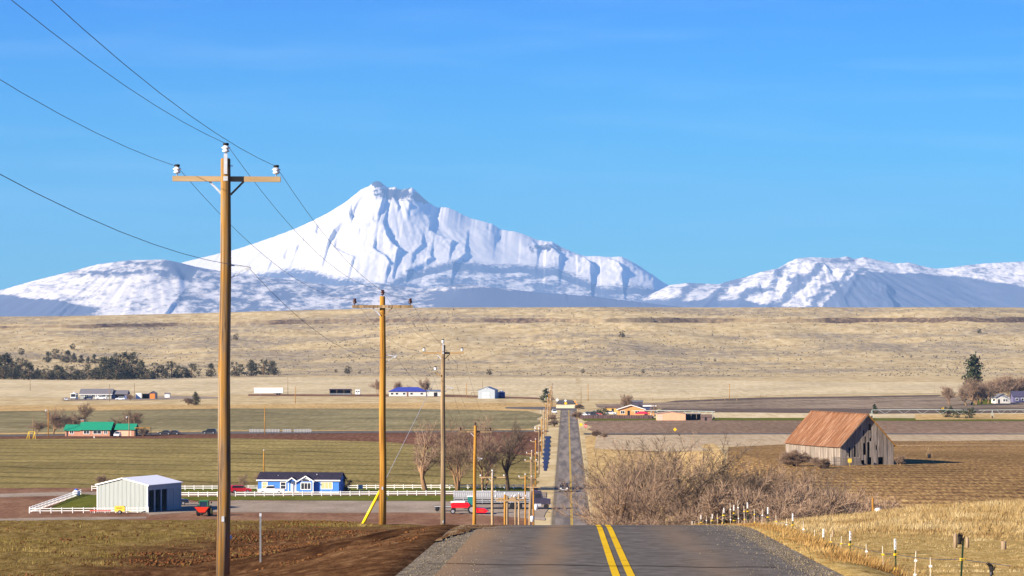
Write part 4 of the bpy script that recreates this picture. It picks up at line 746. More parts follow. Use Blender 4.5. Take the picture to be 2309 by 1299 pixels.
for px, b, t_, r_, lab, y0 in ((2154, 1234, 1204, 0.10, 'sawn round wooden post with a pale left side below the grassy bank', 140), (2181, 1235, 1212, 0.09, 'grey split wooden post next to the sawn round post', 140), (2263, 1240, 1221, 0.13, 'squat reddish stump at the foot of the grassy bank', 140), (1878, 1211, 1202, 0.07, 'tiny dark stub of a post left of the meadow', 160)):
    p = hit(px, b, y0); hh = max(0.35, EYE - (t_ - HY) / FPX * p.y - p.z)
    o = thing('wooden_post', lab, 'post', p); MB().tube([(0, 0, -0.2), (0.01, 0, hh * 0.5), (0, 0, hh)], [r_, r_ * 0.97, r_ * 0.92], 9).build('post_wood', weath, o, True); MB().tube([(0, 0, hh), (0, 0, hh + 0.012)], [r_ * 0.9, r_ * 0.8], 9).build('cut_end', wood_arm, o)
p = Vector(((2300 - HX) * 215 / FPX, 215, 0)); p.z = h1(p.x, p.y)
ip = thing('irrigation_pipe', 'dull metal irrigation pipe end sticking out over the grassy bank', 'pipe', p)
zt = EYE - (1180 - HY) / FPX * 215 - p.z
MB().tube([(-0.55, 0, zt), (0.6, 0.2, zt - 0.25), (3.0, 0.6, zt - 0.6)], [0.075, 0.07, 0.07], 8).build('pipe', grey_steel, ip, True)
MB().lathe([(0.11, -0.02), (0.12, 0.12)], 8, (-0.55, 0, zt - 0.06)).build('nozzle', black, ip); MB().bar((1.6, 0.35, -0.3), (1.6, 0.35, zt - 0.35), 0.06, 0.06).build('support', grey_steel, ip)

# ------------------------------------------------------------------ ground cover near the camera
def stuffmesh(name, v, f, mat):
    me = np_mesh(name, np.array(v), np.array(f)); me.materials.append(mat); return struct(obj(name, me), 'stuff')
def blades(name, spots, mat, seed):
    rr = random.Random(seed); v = []; f = []
    for x, y, hgt, n, spread, w in spots:
        z = h1(x, y) - 0.05
        for k in range(n):
            a = rr.uniform(0, 6.283); r_ = spread * math.sqrt(rr.random()); bx = x + r_ * math.cos(a); by = y + r_ * math.sin(a); L_ = hgt * rr.uniform(0.55, 1.15); lean = rr.uniform(0.1, 0.75) * L_
            ex, ey = bx + math.cos(a) * lean + 0.12 * L_, by + math.sin(a) * lean; b_ = rr.uniform(0, 3.14); dx, dy = w * math.cos(b_), w * math.sin(b_) * 0.5; o = len(v)
            v += [(bx - dx, by - dy, z), (bx + dx, by + dy, z), (ex, ey, z + L_)]; f.append((o, o + 1, o + 2))
    return stuffmesh(name, v, f, mat)
straw_m = rampmat('dry_grass_blades', [(0.3, (0.16, 0.09, 0.035)), (0.48, (0.34, 0.24, 0.105)), (0.7, (0.55, 0.45, 0.26))], 0.35, (1, 0.5, 1), 6, 0.8, 0.0, second=(3.0, (1, 0.5, 1), 0.65, 1.2))
rust_m = rampmat('rusty_weed_stems', [(0.3, (0.16, 0.08, 0.025)), (0.5, (0.30, 0.18, 0.06)), (0.7, (0.46, 0.31, 0.12))], 0.6, (1, 0.6, 1), 6, 0.8, 0.1)
weed_m = rampmat('pasture_blades', [(0.3, (0.07, 0.062, 0.014)), (0.5, (0.15, 0.115, 0.03)), (0.7, (0.28, 0.21, 0.075))], 0.35, (1, 0.6, 1), 6, 0.8, 0.1)
sp1 = []; sp2 = []; sp3 = []; q = random.Random(5)
for _ in range(16000):
    y = q.uniform(100, 292); x = q.uniform(10.0, min(46, 0.135 * y)); 
    if x > 0.131 * y: continue
    hill = float(sm((y - 178) / 25)) * float(sm((x - 10) / 6)); c = 0.5 + 0.5 * mnoise.noise(Vector((x / 2.5, y / 5, 2.0)))
    if q.random() > 0.35 + 0.65 * hill: continue
    sp1.append((x, y, (0.08 + 0.10 * c) + hill * (0.10 + 0.34 * c), 6, 0.22 + 0.15 * hill, 0.016 + 0.014 * hill))
for _ in range(10500):
    y = q.uniform(62, 235); x = ROADX1 + 0.12 + abs(q.gauss(0, 2.3)) 
    c = 0.5 + 0.5 * mnoise.noise(Vector((x / 1.6, y / 6, 8.0)))
    if c < 0.32 or x > 14: continue
    sp2.append((x, y, 0.08 + 0.26 * c * min(1.0, (x - ROADX1) / 1.2), 8, 0.28, 0.014))
for _ in range(9000):
    y = q.uniform(72, 150); x = q.uniform(-24, -6.0)
    edge = -13.0 + 3.5 * mnoise.noise(Vector((x / 7, y / 14, 3.0))) + 6.0 * sm((y - 122) / 14)
    if x > edge and q.random() > 0.10: continue
    sp3.append((x, y, q.uniform(0.05, 0.16), 5, 0.22, 0.014))
blades('dry_grass', sp1, straw_m, 1); blades('roadside_weeds', sp2, rust_m, 2); blades('pasture_grass', sp3, weed_m, 3)
def lumps(name, spots, mat, seed):
    rr = random.Random(seed); v = []; f = []
    T = [(0, 2, 4), (2, 1, 4), (1, 3, 4), (3, 0, 4), (2, 0, 5), (1, 2, 5), (3, 1, 5), (0, 3, 5)]
    for x, y, s in spots:
        z = h1(x, y); o = len(v)
        for d in ((1, 0, 0), (-1, 0, 0), (0, 1, 0), (0, -1, 0), (0, 0, 0.7), (0, 0, -0.5)):
            k = s * rr.uniform(0.6, 1.4); v.append((x + d[0] * k, y + d[1] * k, z + 0.2 * s + d[2] * k))
        f += [(a + o, b + o, c + o) for a, b, c in T]
    return stuffmesh(name, v, f, mat)
sp = []
for _ in range(16000):
    y = q.uniform(72, 152); x = q.uniform(-22, -3.2); c = mnoise.noise(Vector((x / 3, y / 4, 4.0)))
    if x < -13 and q.random() > 0.15: continue
    if c < -0.05 and q.random() > 0.25: continue
    sp.append((x, y, q.uniform(0.015, 0.042) * (1 + 1.2 * max(0, c)) * (1.5 if -9 < x < -3.6 and 84 < y < 99 else 1.0)))
clod_m = rampmat('soil_clods', [(0.3, (0.05, 0.02, 0.009)), (0.5, (0.11, 0.046, 0.018)), (0.7, (0.19, 0.09, 0.035))], 1.2, (1, 1, 1), 5, 0.95, 0.05)
lumps('soil_clods', sp, clod_m, 4)
sp = []
for _ in range(3600):
    y = q.uniform(56, 100); s = q.random()
    x = ROADX1 - 0.15 - abs(q.gauss(0, 0.55)) if s < 0.6 else ROADX0 + 0.1 + abs(q.gauss(0, 0.6))
    sp.append((x, y, q.uniform(0.008, 0.020)))
lumps('loose_gravel', sp, rampmat('pale_gravel_stones', [(0.3, (0.12, 0.10, 0.075)), (0.5, (0.17, 0.14, 0.10)), (0.7, (0.32, 0.26, 0.14))], 6, (1, 1, 1), 3, 0.9, 0.1), 6)
# ------------------------------------------------------------------ buildings
def place(px, py, dz=0.08):
    x, y = G(px, py); return Vector((x, y, dz)), FPX / y
white = plain('white_paint', (0.78, 0.78, 0.76), 0.5, 0, 0.3, 0.05); glass = plain('window_glass', (0.03, 0.035, 0.045), 0.15, 0, 0.5, 0.1); blind = plain('drawn_blind', (0.42, 0.42, 0.22), 0.8, 0, 0.1, 0.06)
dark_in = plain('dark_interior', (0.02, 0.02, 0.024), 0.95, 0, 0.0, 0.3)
def gable(t, x0, x1, y0, y1, he, hr, wall, roof, over=0.4, axis='x', thick=0.16, name='wall', trim=None):
    """walls and roof; the ridge runs along x or y"""
    if axis == 'x':
        ym = (y0 + y1) / 2; w = MB().prism([(y0, -0.2), (y1, -0.2), (y1, he), (ym, hr), (y0, he)], x0, x1, 'x').build(name, wall, t)
        s = (hr - he) / (ym - y0); ov = over * s
        for k, (ya, yb) in enumerate(((y0 - over, ym), (y1 + over, ym))):
            o = MB().prism([(ya, he - ov + 0.03), (yb, hr + 0.03), (yb, hr + 0.03 + thick), (ya, he - ov + 0.03 + thick)], x0 - over, x1 + over, 'x').build('roof', roof, t)
        if trim: MB().box(x0 - over, x1 + over, y0 - over - 0.05, y0 - over - 0.005, he - ov - 0.06, he - ov + 0.2).build('fascia', trim, t)
    else:
        xm = (x0 + x1) / 2; w = MB().prism([(x0, -0.2), (x1, -0.2), (x1, he), (xm, hr), (x0, he)], y0, y1).build(name, wall, t)
        s = (hr - he) / (xm - x0); ov = over * s
        for k, (xa, xb) in enumerate(((x0 - over, xm), (x1 + over, xm))):
            MB().prism([(xa, he - ov + 0.03), (xb, hr + 0.03), (xb, hr + 0.03 + thick), (xa, he - ov + 0.03 + thick)], y0 - over, y1 + over).build('roof', roof, t)
            if trim: MB().prism([(xa, he - ov - 0.12), (xb, hr - 0.12), (xb, hr + 0.03 + thick + 0.01), (xa, he - ov + 0.03 + thick + 0.01)], y0 - over - 0.06, y0 - over - 0.005).build('fascia', trim, t)
    return w
def window(t, x0, x1, z0, z1, y=0.0, frame=white, pane=glass, split=1, hsplit=False, name='window'):
    f = MB(); b = 0.13; yf = y - 0.07
    f.box(x0 - b, x0, yf, y + 0.02, z0 - b, z1 + b).box(x1, x1 + b, yf, y + 0.02, z0 - b, z1 + b).box(x0, x1, yf, y + 0.02, z1, z1 + b).box(x0, x1, yf, y + 0.02, z0 - b, z0)
    for k in range(1, split): xx = x0 + (x1 - x0) * k / split; f.box(xx - 0.04, xx + 0.04, yf + 0.01, y + 0.01, z0, z1)
    if hsplit: f.box(x0, x1, yf + 0.012, y + 0.01, (z0 + z1) / 2 - 0.04, (z0 + z1) / 2 + 0.04)
    o = f.build(name, frame, t)
    for k in range(split): w = (x1 - x0) / split; MB().box(x0 + w * k + 0.01, x0 + w * (k + 1) - 0.01, y - 0.025, y - 0.008, z0, z1).build('pane', pane, o)
    return o
# --- blue manufactured house
loc, s = place(582, 1112); bh = thing('blue_house', 'long blue single storey house with dark roof and white window trim', 'house', loc, R(-5.5))
blue = plain('blue_siding', (0.055, 0.19, 0.56), 0.6, 0, 0.2, 0.06, 1, (1, 1, 12)); dark_roof = rampmat('dark_shingles', [(0.3, (0.018, 0.016, 0.03)), (0.7, (0.04, 0.035, 0.055))], 1.5, (1, 1, 1), 5, 0.9, 0.1, False)
gable(bh, 0, 17.6, 0, 8.2, 2.75, 4.15, blue, dark_roof, 0.35, 'x', 0.14, trim=white)
MB().box(-0.02, 17.62, -0.03, 0.0, -0.2, 0.32).build('skirting', white, bh)
window(bh, 0.95, 1.95, 0.95, 2.25, 0, white, blind, 1, True); window(bh, 4.95, 6.0, 0.95, 2.25, 0, white, glass, 1, True); window(bh, 13.8, 16.1, 0.95, 2.3, 0, white, blind, 3)
dg = MB().box(7.15, 8.05, -0.07, 0.0, 0.3, 2.45).build('door', white, bh); MB().box(7.9, 7.96, -0.12, -0.07, 1.25, 1.35).build('handle', steel, dg)
for x0, x1, zz, dep in ((6.6, 8.5, 2.75, 1.0), (8.9, 12.2, 2.75, 0.9)):
    xm = (x0 + x1) / 2; hr = zz + (x1 - x0) * 0.26
    g_ = MB().prism([(x0, zz - 0.2), (x1, zz - 0.2), (xm, hr - 0.1)], -dep, 2.5).build('porch_gable', blue, bh)
    for xa, xb in ((x0 - 0.25, xm), (x1 + 0.25, xm)): MB().prism([(xa, zz - 0.32), (xb, hr), (xb, hr + 0.14), (xa, zz - 0.18)], -dep - 0.25, 2.6).build('porch_roof', dark_roof, g_); MB().prism([(xa, zz - 0.42), (xb, hr - 0.10), (xb, hr + 0.15), (xa, zz - 0.17)], -dep - 0.32, -dep - 0.26).build('porch_fascia', white, g_)
MB().box(9.0, 12.1, -0.85, 0.0, 0.0, 2.56).build('bay', blue, bh)
window(bh, 9.55, 11.6, 0.85, 2.15, -0.85, white, glass, 3)
ar = MB().prism([(10.58 + 1.0 * math.cos(a), 2.55 + 0.62 * math.sin(a)) for a in [math.pi * i / 10 for i in range(11)]], -0.98, -0.89).build('arched_window', white, bh); MB().prism([(10.58 + 0.78 * math.cos(a), 2.6 + 0.44 * math.sin(a)) for a in [math.pi * i / 10 for i in range(11)]], -1.01, -0.985).build('pane', glass, ar)
for xx in (6.75, 8.4, 12.15): MB().box(xx - 0.07, xx + 0.07, -1.0, -0.86, -0.1, 2.6).build('porch_post', white, bh)
MB().box(6.5, 12.4, -1.3, -0.87, -0.15, 0.12).build('porch_step', wood_arm, bh); MB().lathe([(0.09, 0), (0.09, 0.5)], 8, (12.4, 2.6, 3.5)).build('roof_vent', steel, bh); MB().lathe([(0.12, 0), (0.12, 0.3)], 8, (4.0, 2.2, 3.4)).build('roof_vent', steel, bh)
# --- pale metal shed with open bays
loc, s = place(219, 1154); ms = thing('metal_shed', 'pale grey green metal shed with white roof and open bays', 'shed', loc, R(-20))
sheet = rampmat('pale_corrugated_steel', [(0.3, (0.24, 0.27, 0.265)), (0.5, (0.275, 0.305, 0.30)), (0.7, (0.31, 0.34, 0.335))], 2.0, (6, 6, 0.15), 5, 0.6, 0.2, False); roof_w = plain('white_roof_steel', (0.92, 0.92, 0.92), 0.6, 0.0, 0.3, 0.02)
WS, LS, HE, HRG = 10.9, 14.5, 5.2, 6.45
front = MB()
n_ = 36                                                  # ribbed sheets, one panel after another
for k in range(12):
    m = MB(); xa, xb = WS * k / 12, WS * (k + 1) / 12
    def topz(x): return HE + (HRG - HE) * (1 - abs(x - WS / 2) / (WS / 2))
    pr = [xa, xa + (xb - xa) * 0.42, xa + (xb - xa) * 0.5, xa + (xb - xa) * 0.92, xb - 0.004]; yo = [0, 0, -0.035, -0.035, 0]
    vs = [(x, y, -0.1) for x, y in zip(pr, yo)] + [(x, y, topz(x)) for x, y in zip(pr, yo)] + [(x, 0.06, -0.1) for x in pr] + [(x, 0.06, topz(x)) for x in pr]
    m.add(vs, [(i, i + 1, i + 6, i + 5) for i in range(4)] + [(i + 11, i + 10, i + 15, i + 16) for i in range(4)] + [(i + 5, i + 6, i + 16, i + 15) for i in range(4)]); m.build('wall_panel', sheet, ms)
MB().box(0, 0.08, 0.07, LS, -0.1, HE).build('side_wall', sheet, ms)
MB().prism([(0, -0.1), (WS, -0.1), (WS, HE), (WS / 2, HRG), (0, HE)], LS - 0.08, LS).build('back_wall', sheet, ms)
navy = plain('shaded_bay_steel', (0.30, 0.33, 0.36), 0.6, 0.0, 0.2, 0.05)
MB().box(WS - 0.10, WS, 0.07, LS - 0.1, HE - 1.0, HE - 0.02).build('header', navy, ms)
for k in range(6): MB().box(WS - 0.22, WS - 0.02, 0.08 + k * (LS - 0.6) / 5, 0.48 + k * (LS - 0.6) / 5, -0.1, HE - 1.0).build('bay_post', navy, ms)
for k in (3, 4): MB().box(WS - 0.12, WS - 0.06, 0.5 + k * (LS - 0.6) / 5, (k + 1) * (LS - 0.6) / 5 + 0.06, 0, HE - 1.02).build('roll_door', sheet, ms)
for s_ in (0, 1):
    xa, xb = (-0.3, WS / 2) if s_ == 0 else (WS + 0.3, WS / 2); MB().prism([(xa, HE - 0.06), (xb, HRG + 0.03), (xb, HRG + 0.13), (xa, HE + 0.04)], -0.25, LS + 0.2).build('roof', roof_w, ms)
    MB().prism([(xa, HE - 0.2), (xb, HRG - 0.1), (xb, HRG + 0.14), (xa, HE + 0.05)], -0.32, -0.26).build('rake_trim', white, ms)
for xx in (0.0, WS - 0.14): MB().box(xx - 0.02, xx + 0.16, -0.09, -0.04, -0.1, HE - 0.05).build('corner_trim', white, ms)
# --- weathered timber barn
bx0 = (1896 - HX) * 750 / FPX; BZ = h1(bx0 + 3, 756) - 0.1; AL = R(18)
bn = thing('timber_barn', 'old weathered timber barn with rusty metal roof in the stubble field', 'barn', (bx0, 750, BZ), AL)
BW, BL, BE, BR = 12.1, 31.5, 4.6, 11.0
board_m = rampmat('silvered_barn_boards', [(0.25, (0.08, 0.062, 0.05)), (0.45, (0.20, 0.165, 0.135)), (0.6, (0.30, 0.255, 0.21)), (0.75, (0.42, 0.37, 0.32))], 1.4, (5, 5, 0.25), 8, 0.9, 0.05, False, rand=0.28)
rust = rampmat('rusty_roof_sheet', [(0.28, (0.085, 0.036, 0.018)), (0.46, (0.165, 0.070, 0.030)), (0.57, (0.22, 0.108, 0.052)), (0.69, (0.38, 0.28, 0.20))], 0.9, (0.35, 3.5, 0.35), 7, 0.75, 0.15, False, rand=0.12)
br = random.Random(3)
def gtop(x): return BE + (BR - BE) * (1 - abs(x - BW / 2) / (BW / 2)) - 0.12
x = 0.0; k = 0
HOLES = [(5.05, 5.35, 6.4, 7.6), (6.45, 6.75, 7.6, 8.9), (5.3, 5.62, 4.9, 6.3), (6.5, 6.8, 5.3, 6.0), (5.15, 5.6, 2.4, 4.9), (6.05, 6.45, 1.6, 5.1), (8.0, 8.25, 3.4, 4.4), (6.1, 6.95, 0, 1.9), (8.7, 9.5, 0, 1.9), (4.6, 5.2, 0.4, 1.3), (3.1, 3.25, 2.0, 4.3), (1.85, 2.0, 1.5, 4.0)]
while x < BW - 0.12:
    w_ = min(br.uniform(0.22, 0.42), BW - x); xm = x + w_ / 2; spans = [(br.uniform(-0.1, 0.15), gtop(xm))]
    for hx0, hx1, hz0, hz1 in HOLES:
        if hx0 - 0.05 < xm < hx1 + 0.05:
            ns = []
            for a, b in spans:
                if hz1 <= a or hz0 >= b: ns.append((a, b)); continue
                if hz0 - a > 0.2: ns.append((a, hz0))
                if b - hz1 > 0.2: ns.append((hz1, b))
            spans = ns
    for a, b in spans:
        g_ = br.uniform(0.005, 0.035); yo = br.uniform(-0.05, 0.01); sk = br.uniform(-0.03, 0.03)
        zl, zr_ = (b, b) if b < gtop(xm) - 0.01 else (gtop(x + g_), gtop(x + w_))
        MB().add([(x + g_, yo, a), (x + w_, yo, a), (x + w_ + sk, yo, zr_), (x + g_ + sk, yo, zl), (x + g_, yo + 0.04, a), (x + w_, yo + 0.04, a), (x + w_ + sk, yo + 0.04, zr_), (x + g_ + sk, yo + 0.04, zl)], [(0, 1, 2, 3), (7, 6, 5, 4), (0, 4, 5, 1), (1, 5, 6, 2), (2, 6, 7, 3), (3, 7, 4, 0)]).build('plank', board_m, bn)
    x += w_; k += 1
y = 0.1
while y < BL:
    w_ = br.uniform(0.35, 0.6); g_ = br.uniform(0.01, 0.05); xo = br.uniform(-0.04, 0.02)
    MB().box(xo - 0.04, xo, y + g_, y + w_, br.uniform(-0.1, 0.2), BE - 0.1).build('plank', board_m, bn); y += w_
MB().box(BW - 0.06, BW, 0.1, BL, 0, BE).build('far_side_wall', board_m, bn); MB().prism([(0, 0), (BW, 0), (BW, BE), (BW / 2, BR - 0.15), (0, BE)], BL - 0.06, BL).build('back_wall', board_m, bn)
MB().prism([(0.25, 0), (BW - 0.25, 0), (BW - 0.25, BE - 0.2), (BW / 2, BR - 0.5), (0.25, BE - 0.2)], 5.5, 5.6).build('inner_partition', dark_in, bn)
nS = 26; ovx = 0.55; slope = (BR - BE) / (BW / 2)
for side in (0, 1):
    for row in range(2):
        for k in range(nS if side == 0 else 10):
            n2 = nS if side == 0 else 10; ya = -0.7 + (BL + 1.0) * k / n2; yb = -0.7 + (BL + 1.0) * (k + 1) / n2 - 0.015
            ta, tb = (0.0, 0.52) if row == 0 else (0.49, 1.0); lift = 0.02 + 0.05 * row + br.uniform(-0.015, 0.03); sag = -0.10 * math.sin(math.pi * (k + 0.5) / n2)
            def P(t_): xx = -ovx + (BW / 2 + ovx) * t_; zz = BE - ovx * slope + (BR - BE + ovx * slope) * t_; return (xx if side == 0 else BW - xx, zz + lift + sag)
            a, b = P(ta), P(tb); vs = []
            for yy_, dz in ((ya, 0.0), (ya + (yb - ya) * 0.3, 0.045), (ya + (yb - ya) * 0.5, 0.0), (ya + (yb - ya) * 0.8, 0.045), (yb, 0.0)): vs += [(a[0], yy_, a[1] + dz), (b[0], yy_, b[1] + dz)]
            vs += [(p[0], p[1], p[2] - 0.03) for p in vs]
            MB().add(vs, [(2 * i, 2 * i + 2, 2 * i + 3, 2 * i + 1) for i in range(4)] + [(10 + 2 * i, 11 + 2 * i, 13 + 2 * i, 12 + 2 * i) for i in range(4)] + [(0, 10, 11, 1), (8, 9, 19, 18)] + [(2 * i, 10 + 2 * i, 12 + 2 * i, 2 * i + 2) for i in range(4)]).build('roof_sheet', rust, bn)
for side in (0, 1):
    xa = -ovx if side == 0 else BW + ovx; MB().prism([(xa, BE - ovx * slope - 0.25), (BW / 2, BR - 0.25), (BW / 2, BR - 0.03), (xa, BE - ovx * slope - 0.03)], -0.68, -0.52).build('rake_board', board_m if side == 0 else wood_orange, bn)
MB().prism([(BW / 2 - 0.25, BR + 0.0), (BW / 2, BR + 0.14), (BW / 2 + 0.25, BR + 0.0)], -0.72, BL + 0.3).build('ridge_cap', rust, bn)
for k in range(7): MB().bar((-2.6 + br.uniform(-0.2, 0.2), -1.4, 0.25 + k * 0.28), (4.2 + br.uniform(-0.6, 0.2), -1.3, 0.3 + k * 0.27 + br.uniform(-0.1, 0.1)), 0.06, 0.15).build('corral_rail', board_m, bn)
for xx in (-1.9, 1.2, 3.9): MB().box(xx - 0.09, xx + 0.09, -1.28, -1.1, -0.3, 2.3).build('corral_post', board_m, bn)
tag(MB().box(-0.4, 0.4, -0.03, 0.0, 0.9, 1.7).box(-0.04, 0.04, 0.0, 0.05, -0.1, 1.6).build('notice_board', plain('yellow_sign_paint', (0.62, 0.40, 0.04), 0.6), None, False, (bx0 + 1.6, 746.5, h1(bx0 + 1.6, 746.5))), 'small square yellow board on a stake before the barn corral', 'sign')
# --- house with the green roof
brick = plain('pinkish_brick', (0.42, 0.22, 0.15), 0.85, 0, 0.1, 0.2, 5); green = plain('green_roof_steel', (0.018, 0.25, 0.135), 0.45, 0, 0.4, 0.08, 1)
loc, s = place(150, 984); gh = thing('green_roofed_house', 'low brick house under a long green metal roof among bare trees', 'house', loc, R(-3))
gable(gh, 4.6, 14.5, 0, 9, 2.3, 4.5, brick, green, 0.6, 'x', 0.15); gable(gh, -0.6, 4.7, 0.6, 8, 2.0, 3.6, brick, green, 0.5, 'x', 0.15); gable(gh, 16.4, 22.5, 1.2, 8, 2.3, 3.9, brick, green, 0.5, 'x', 0.15, name='garage_wall')
MB().box(14.5, 16.5, 2.6, 7.5, 0, 2.6).build('link_wall', dark_in, gh); MB().box(14.2, 16.6, 2.0, 8.0, 2.6, 2.75).build('link_roof', green, gh)
ch = MB().box(3.9, 5.0, 4.6, 5.6, 3.0, 5.2).build('chimney', plain('red_chimney_brick', (0.30, 0.09, 0.06), 0.9, 0, 0.1, 0.2, 5), gh); MB().box(3.8, 5.1, 4.5, 5.7, 5.2, 5.32).build('chimney_cap', steel, ch)
for a, b in ((1.0, 2.2), (5.8, 7.6), (9.0, 11.6), (12.6, 13.6)): window(gh, a, b, 0.8, 1.8, 0 if a > 4 else 0.6, white, glass, 2)
MB().box(17.2, 21.6, 1.14, 1.2, 0, 2.1).build('garage_door', plain('peach_door', (0.62, 0.38, 0.26), 0.7), gh)
loc, s = place(303, 984); cp = thing('carport', 'open pole carport with a rusty orange roof edge right of the green roof', 'carport', loc)
MB().box(0, 5.2, 0, 4, 2.6, 2.85).build('roof', wood_orange, cp)
for xx in (0.1, 2.6, 5.0): MB().box(xx, xx + 0.15, 0, 0.15, -0.1, 2.6).build('post', wood_grey, cp); MB().box(xx, xx + 0.15, 3.8, 3.95, -0.1, 2.6).build('post', wood_grey, cp)
# --- far ranch house
slate = plain('slate_grey_roof', (0.155, 0.15, 0.165), 0.8, 0, 0.1, 0.1, 1); sage_w = plain('grey_green_siding', (0.30, 0.32, 0.30), 0.8, 0, 0.1, 0.08)
loc, s = place(181, 900); rh = thing('ranch_house', 'grey roofed ranch house with attached garage and parked cars', 'house', loc, R(-2))
gable(rh, 0, 16.2, 0, 9, 2.6, 5.0, sage_w, slate, 0.6, 'x', 0.2, trim=white); gable(rh, 16.4, 24.0, 1.5, 9, 2.6, 4.3, plain('blue_grey_siding', (0.12, 0.15, 0.28), 0.8), slate, 0.5, 'x', 0.2, name='garage_wall')
for a, b in ((2.4, 4.0), (6.0, 7.6), (11.6, 13.0), (14.0, 15.2)): window(rh, a, b, 0.8, 2.1, 0, white, glass, 2)
MB().box(8.3, 9.3, -0.06, 0, 0, 2.2).build('door', white, rh); MB().box(8.0, 8.15, -0.5, -0.3, 0, 2.4).build('porch_post', white, rh); MB().box(18, 22.8, 1.44, 1.5, 0, 2.3).build('garage_door', dark_in, rh)
loc, s = place(306, 899.5); sd = thing('storage_shed', 'small dark shed with an orange door beside a ranch lean-to', 'shed', loc)
gable(sd, 7.0, 10.8, 0, 4, 2.8, 3.8, plain('dark_purple_siding', (0.07, 0.06, 0.09), 0.8), slate, 0.25, 'y', 0.12); MB().box(7.4, 9.9, -0.06, 0, 0, 2.6).build('door', plain('orange_door', (0.62, 0.19, 0.03), 0.6), sd)
MB().box(0, 3.0, 0, 3, -0.1, 2.9).build('white_bay', white, sd); MB().box(3.0, 6.9, 0.2, 3.4, 2.5, 2.7).build('lean_to_roof', slate, sd); MB().box(3.1, 6.8, 3.2, 3.3, 0, 2.5).build('lean_to_back', dark_in, sd); MB().box(3.0, 3.15, 0.2, 0.35, -0.1, 2.5).build('lean_to_post', wood_grey, sd)
loc, s = place(371, 897); pw = thing('small_white_shed', 'tiny white shed in the grass right of the orange doored shed', 'shed', loc); gable(pw, 0, 2.8, 0, 2.6, 1.9, 2.5, plain('off_white_siding', (0.55, 0.56, 0.58), 0.7), slate, 0.15, 'x', 0.08); MB().box(0.9, 1.7, -0.04, 0, 0, 1.7).build('door', white, pw)
# --- row at the foot of the mesa
loc, s = place(743, 891.5); lf = thing('loafing_shed', 'open fronted dark livestock shed with a purple grey roof', 'shed', loc)
MB().box(0, 11.8, 4.2, 4.3, -0.1, 2.4).build('back_wall', dark_in, lf); MB().prism([(-0.4, 3.3), (4.8, 2.3), (4.8, 2.5), (-0.4, 3.5)], -0.3, 12.1, 'x').build('roof', plain('purple_grey_steel', (0.15, 0.13, 0.20), 0.6), lf)
for xx in (0, 3.9, 7.8, 11.6): MB().box(xx, xx + 0.2, 0, 0.2, -0.1, 3.2).build('post', wood_grey, lf)
MB().box(-0.1, 0.0, 0, 4.3, -0.1, 2.6).build('end_wall', slate, lf); MB().box(11.8, 11.9, 0, 4.3, -0.1, 2.6).build('end_wall', slate, lf)
for k in range(2): MB().box(0.2, 11.6, -0.15, -0.1, 0.35 + 0.5 * k, 0.5 + 0.5 * k).build('rail', steel, lf)
roof_b = plain('blue_roof_steel', (0.045, 0.06, 0.30), 0.5, 0, 0.3, 0.08); cream = plain('cream_siding', (0.62, 0.60, 0.55), 0.7, 0, 0.2, 0.06)
loc, s = place(877, 894); hh = thing('blue_roofed_house', 'white house with a hipped blue roof behind bare trees', 'house', loc)
MB().box(0, 20.0, 0, 9, -0.1, 2.6).build('wall', cream, hh)
MB().add([(-0.6, -0.6, 2.6), (20.6, -0.6, 2.6), (20.6, 9.6, 2.6), (-0.6, 9.6, 2.6), (4.5, 4.5, 4.9), (15.5, 4.5, 4.9)], [(0, 1, 5, 4), (1, 2, 5), (2, 3, 4, 5), (3, 0, 4), (3, 2, 1, 0)]).build('roof', roof_b, hh)
for a in (1.0, 3.6, 7.5, 11.5, 17.0): window(hh, a, a + 1.4, 0.9, 1.9, 0, white, glass, 1)
MB().box(9.6, 10.5, -0.06, 0, 0, 2.1).build('door', plain('brown_door', (0.16, 0.08, 0.05), 0.6), hh)
loc, s = place(963, 894); gg = thing('white_outbuilding', 'white outbuilding with a low slate blue roof next to the blue roofed house', 'shed', loc); gable(gg, 0, 7.6, 0, 6, 2.7, 3.3, cream, plain('slate_blue_steel', (0.13, 0.18, 0.26), 0.6), 0.3, 'x', 0.14); MB().box(3.6, 5.6, -0.05, 0, 0, 2.1).build('door', dark_in, gg)
loc, s = place(1078, 899); gs = thing('grey_metal_shed', 'grey gabled metal shed with sliding doors at the foot of the slope', 'shed', loc, R(-8))
gsm = plain('grey_steel_siding', (0.34, 0.38, 0.42), 0.55, 0, 0.2, 0.06, 2, (5, 5, 0.3)); gable(gs, 0, 8.8, 0, 11, 4.3, 6.0, gsm, plain('grey_blue_roof', (0.20, 0.23, 0.32), 0.6), 0.25, 'y', 0.12)
for a, b in ((2.2, 4.2), (4.3, 6.2)): d_ = MB().box(a, b, -0.07, -0.01, 0, 3.4).build('sliding_door', plain('pale_steel_door', (0.42, 0.46, 0.50), 0.55), gs); MB().box(b - 0.15, b - 0.05, -0.11, -0.07, 1.4, 1.8).build('handle', black, d_)
MB().box(-3.9, -0.05, 1, 5, 3.0, 3.15).build('lean_to_roof', wood_grey, gs); MB().box(-3.8, -3.6, 1.1, 1.3, -0.1, 3.0).build('lean_to_post', wood_grey, gs); MB().lathe([(0.12, 0), (0.2, 0.1), (0.05, 0.3)], 8, (4.4, -0.3, 5.3)).build('lamp', white, gs)
loc, s = place(1131, 898); bt = thing('blue_tank', 'dark blue grain tank with a pale cone top right of the grey shed', 'tank', loc); MB().lathe([(1.85, 0), (1.85, 3.0)], 14).build('barrel', plain('deep_blue_steel', (0.03, 0.045, 0.22), 0.4, 0.2), bt, True); MB().lathe([(1.92, 3.0), (0.4, 3.9), (0.3, 4.1)], 14).build('cone_top', steel, bt, True)
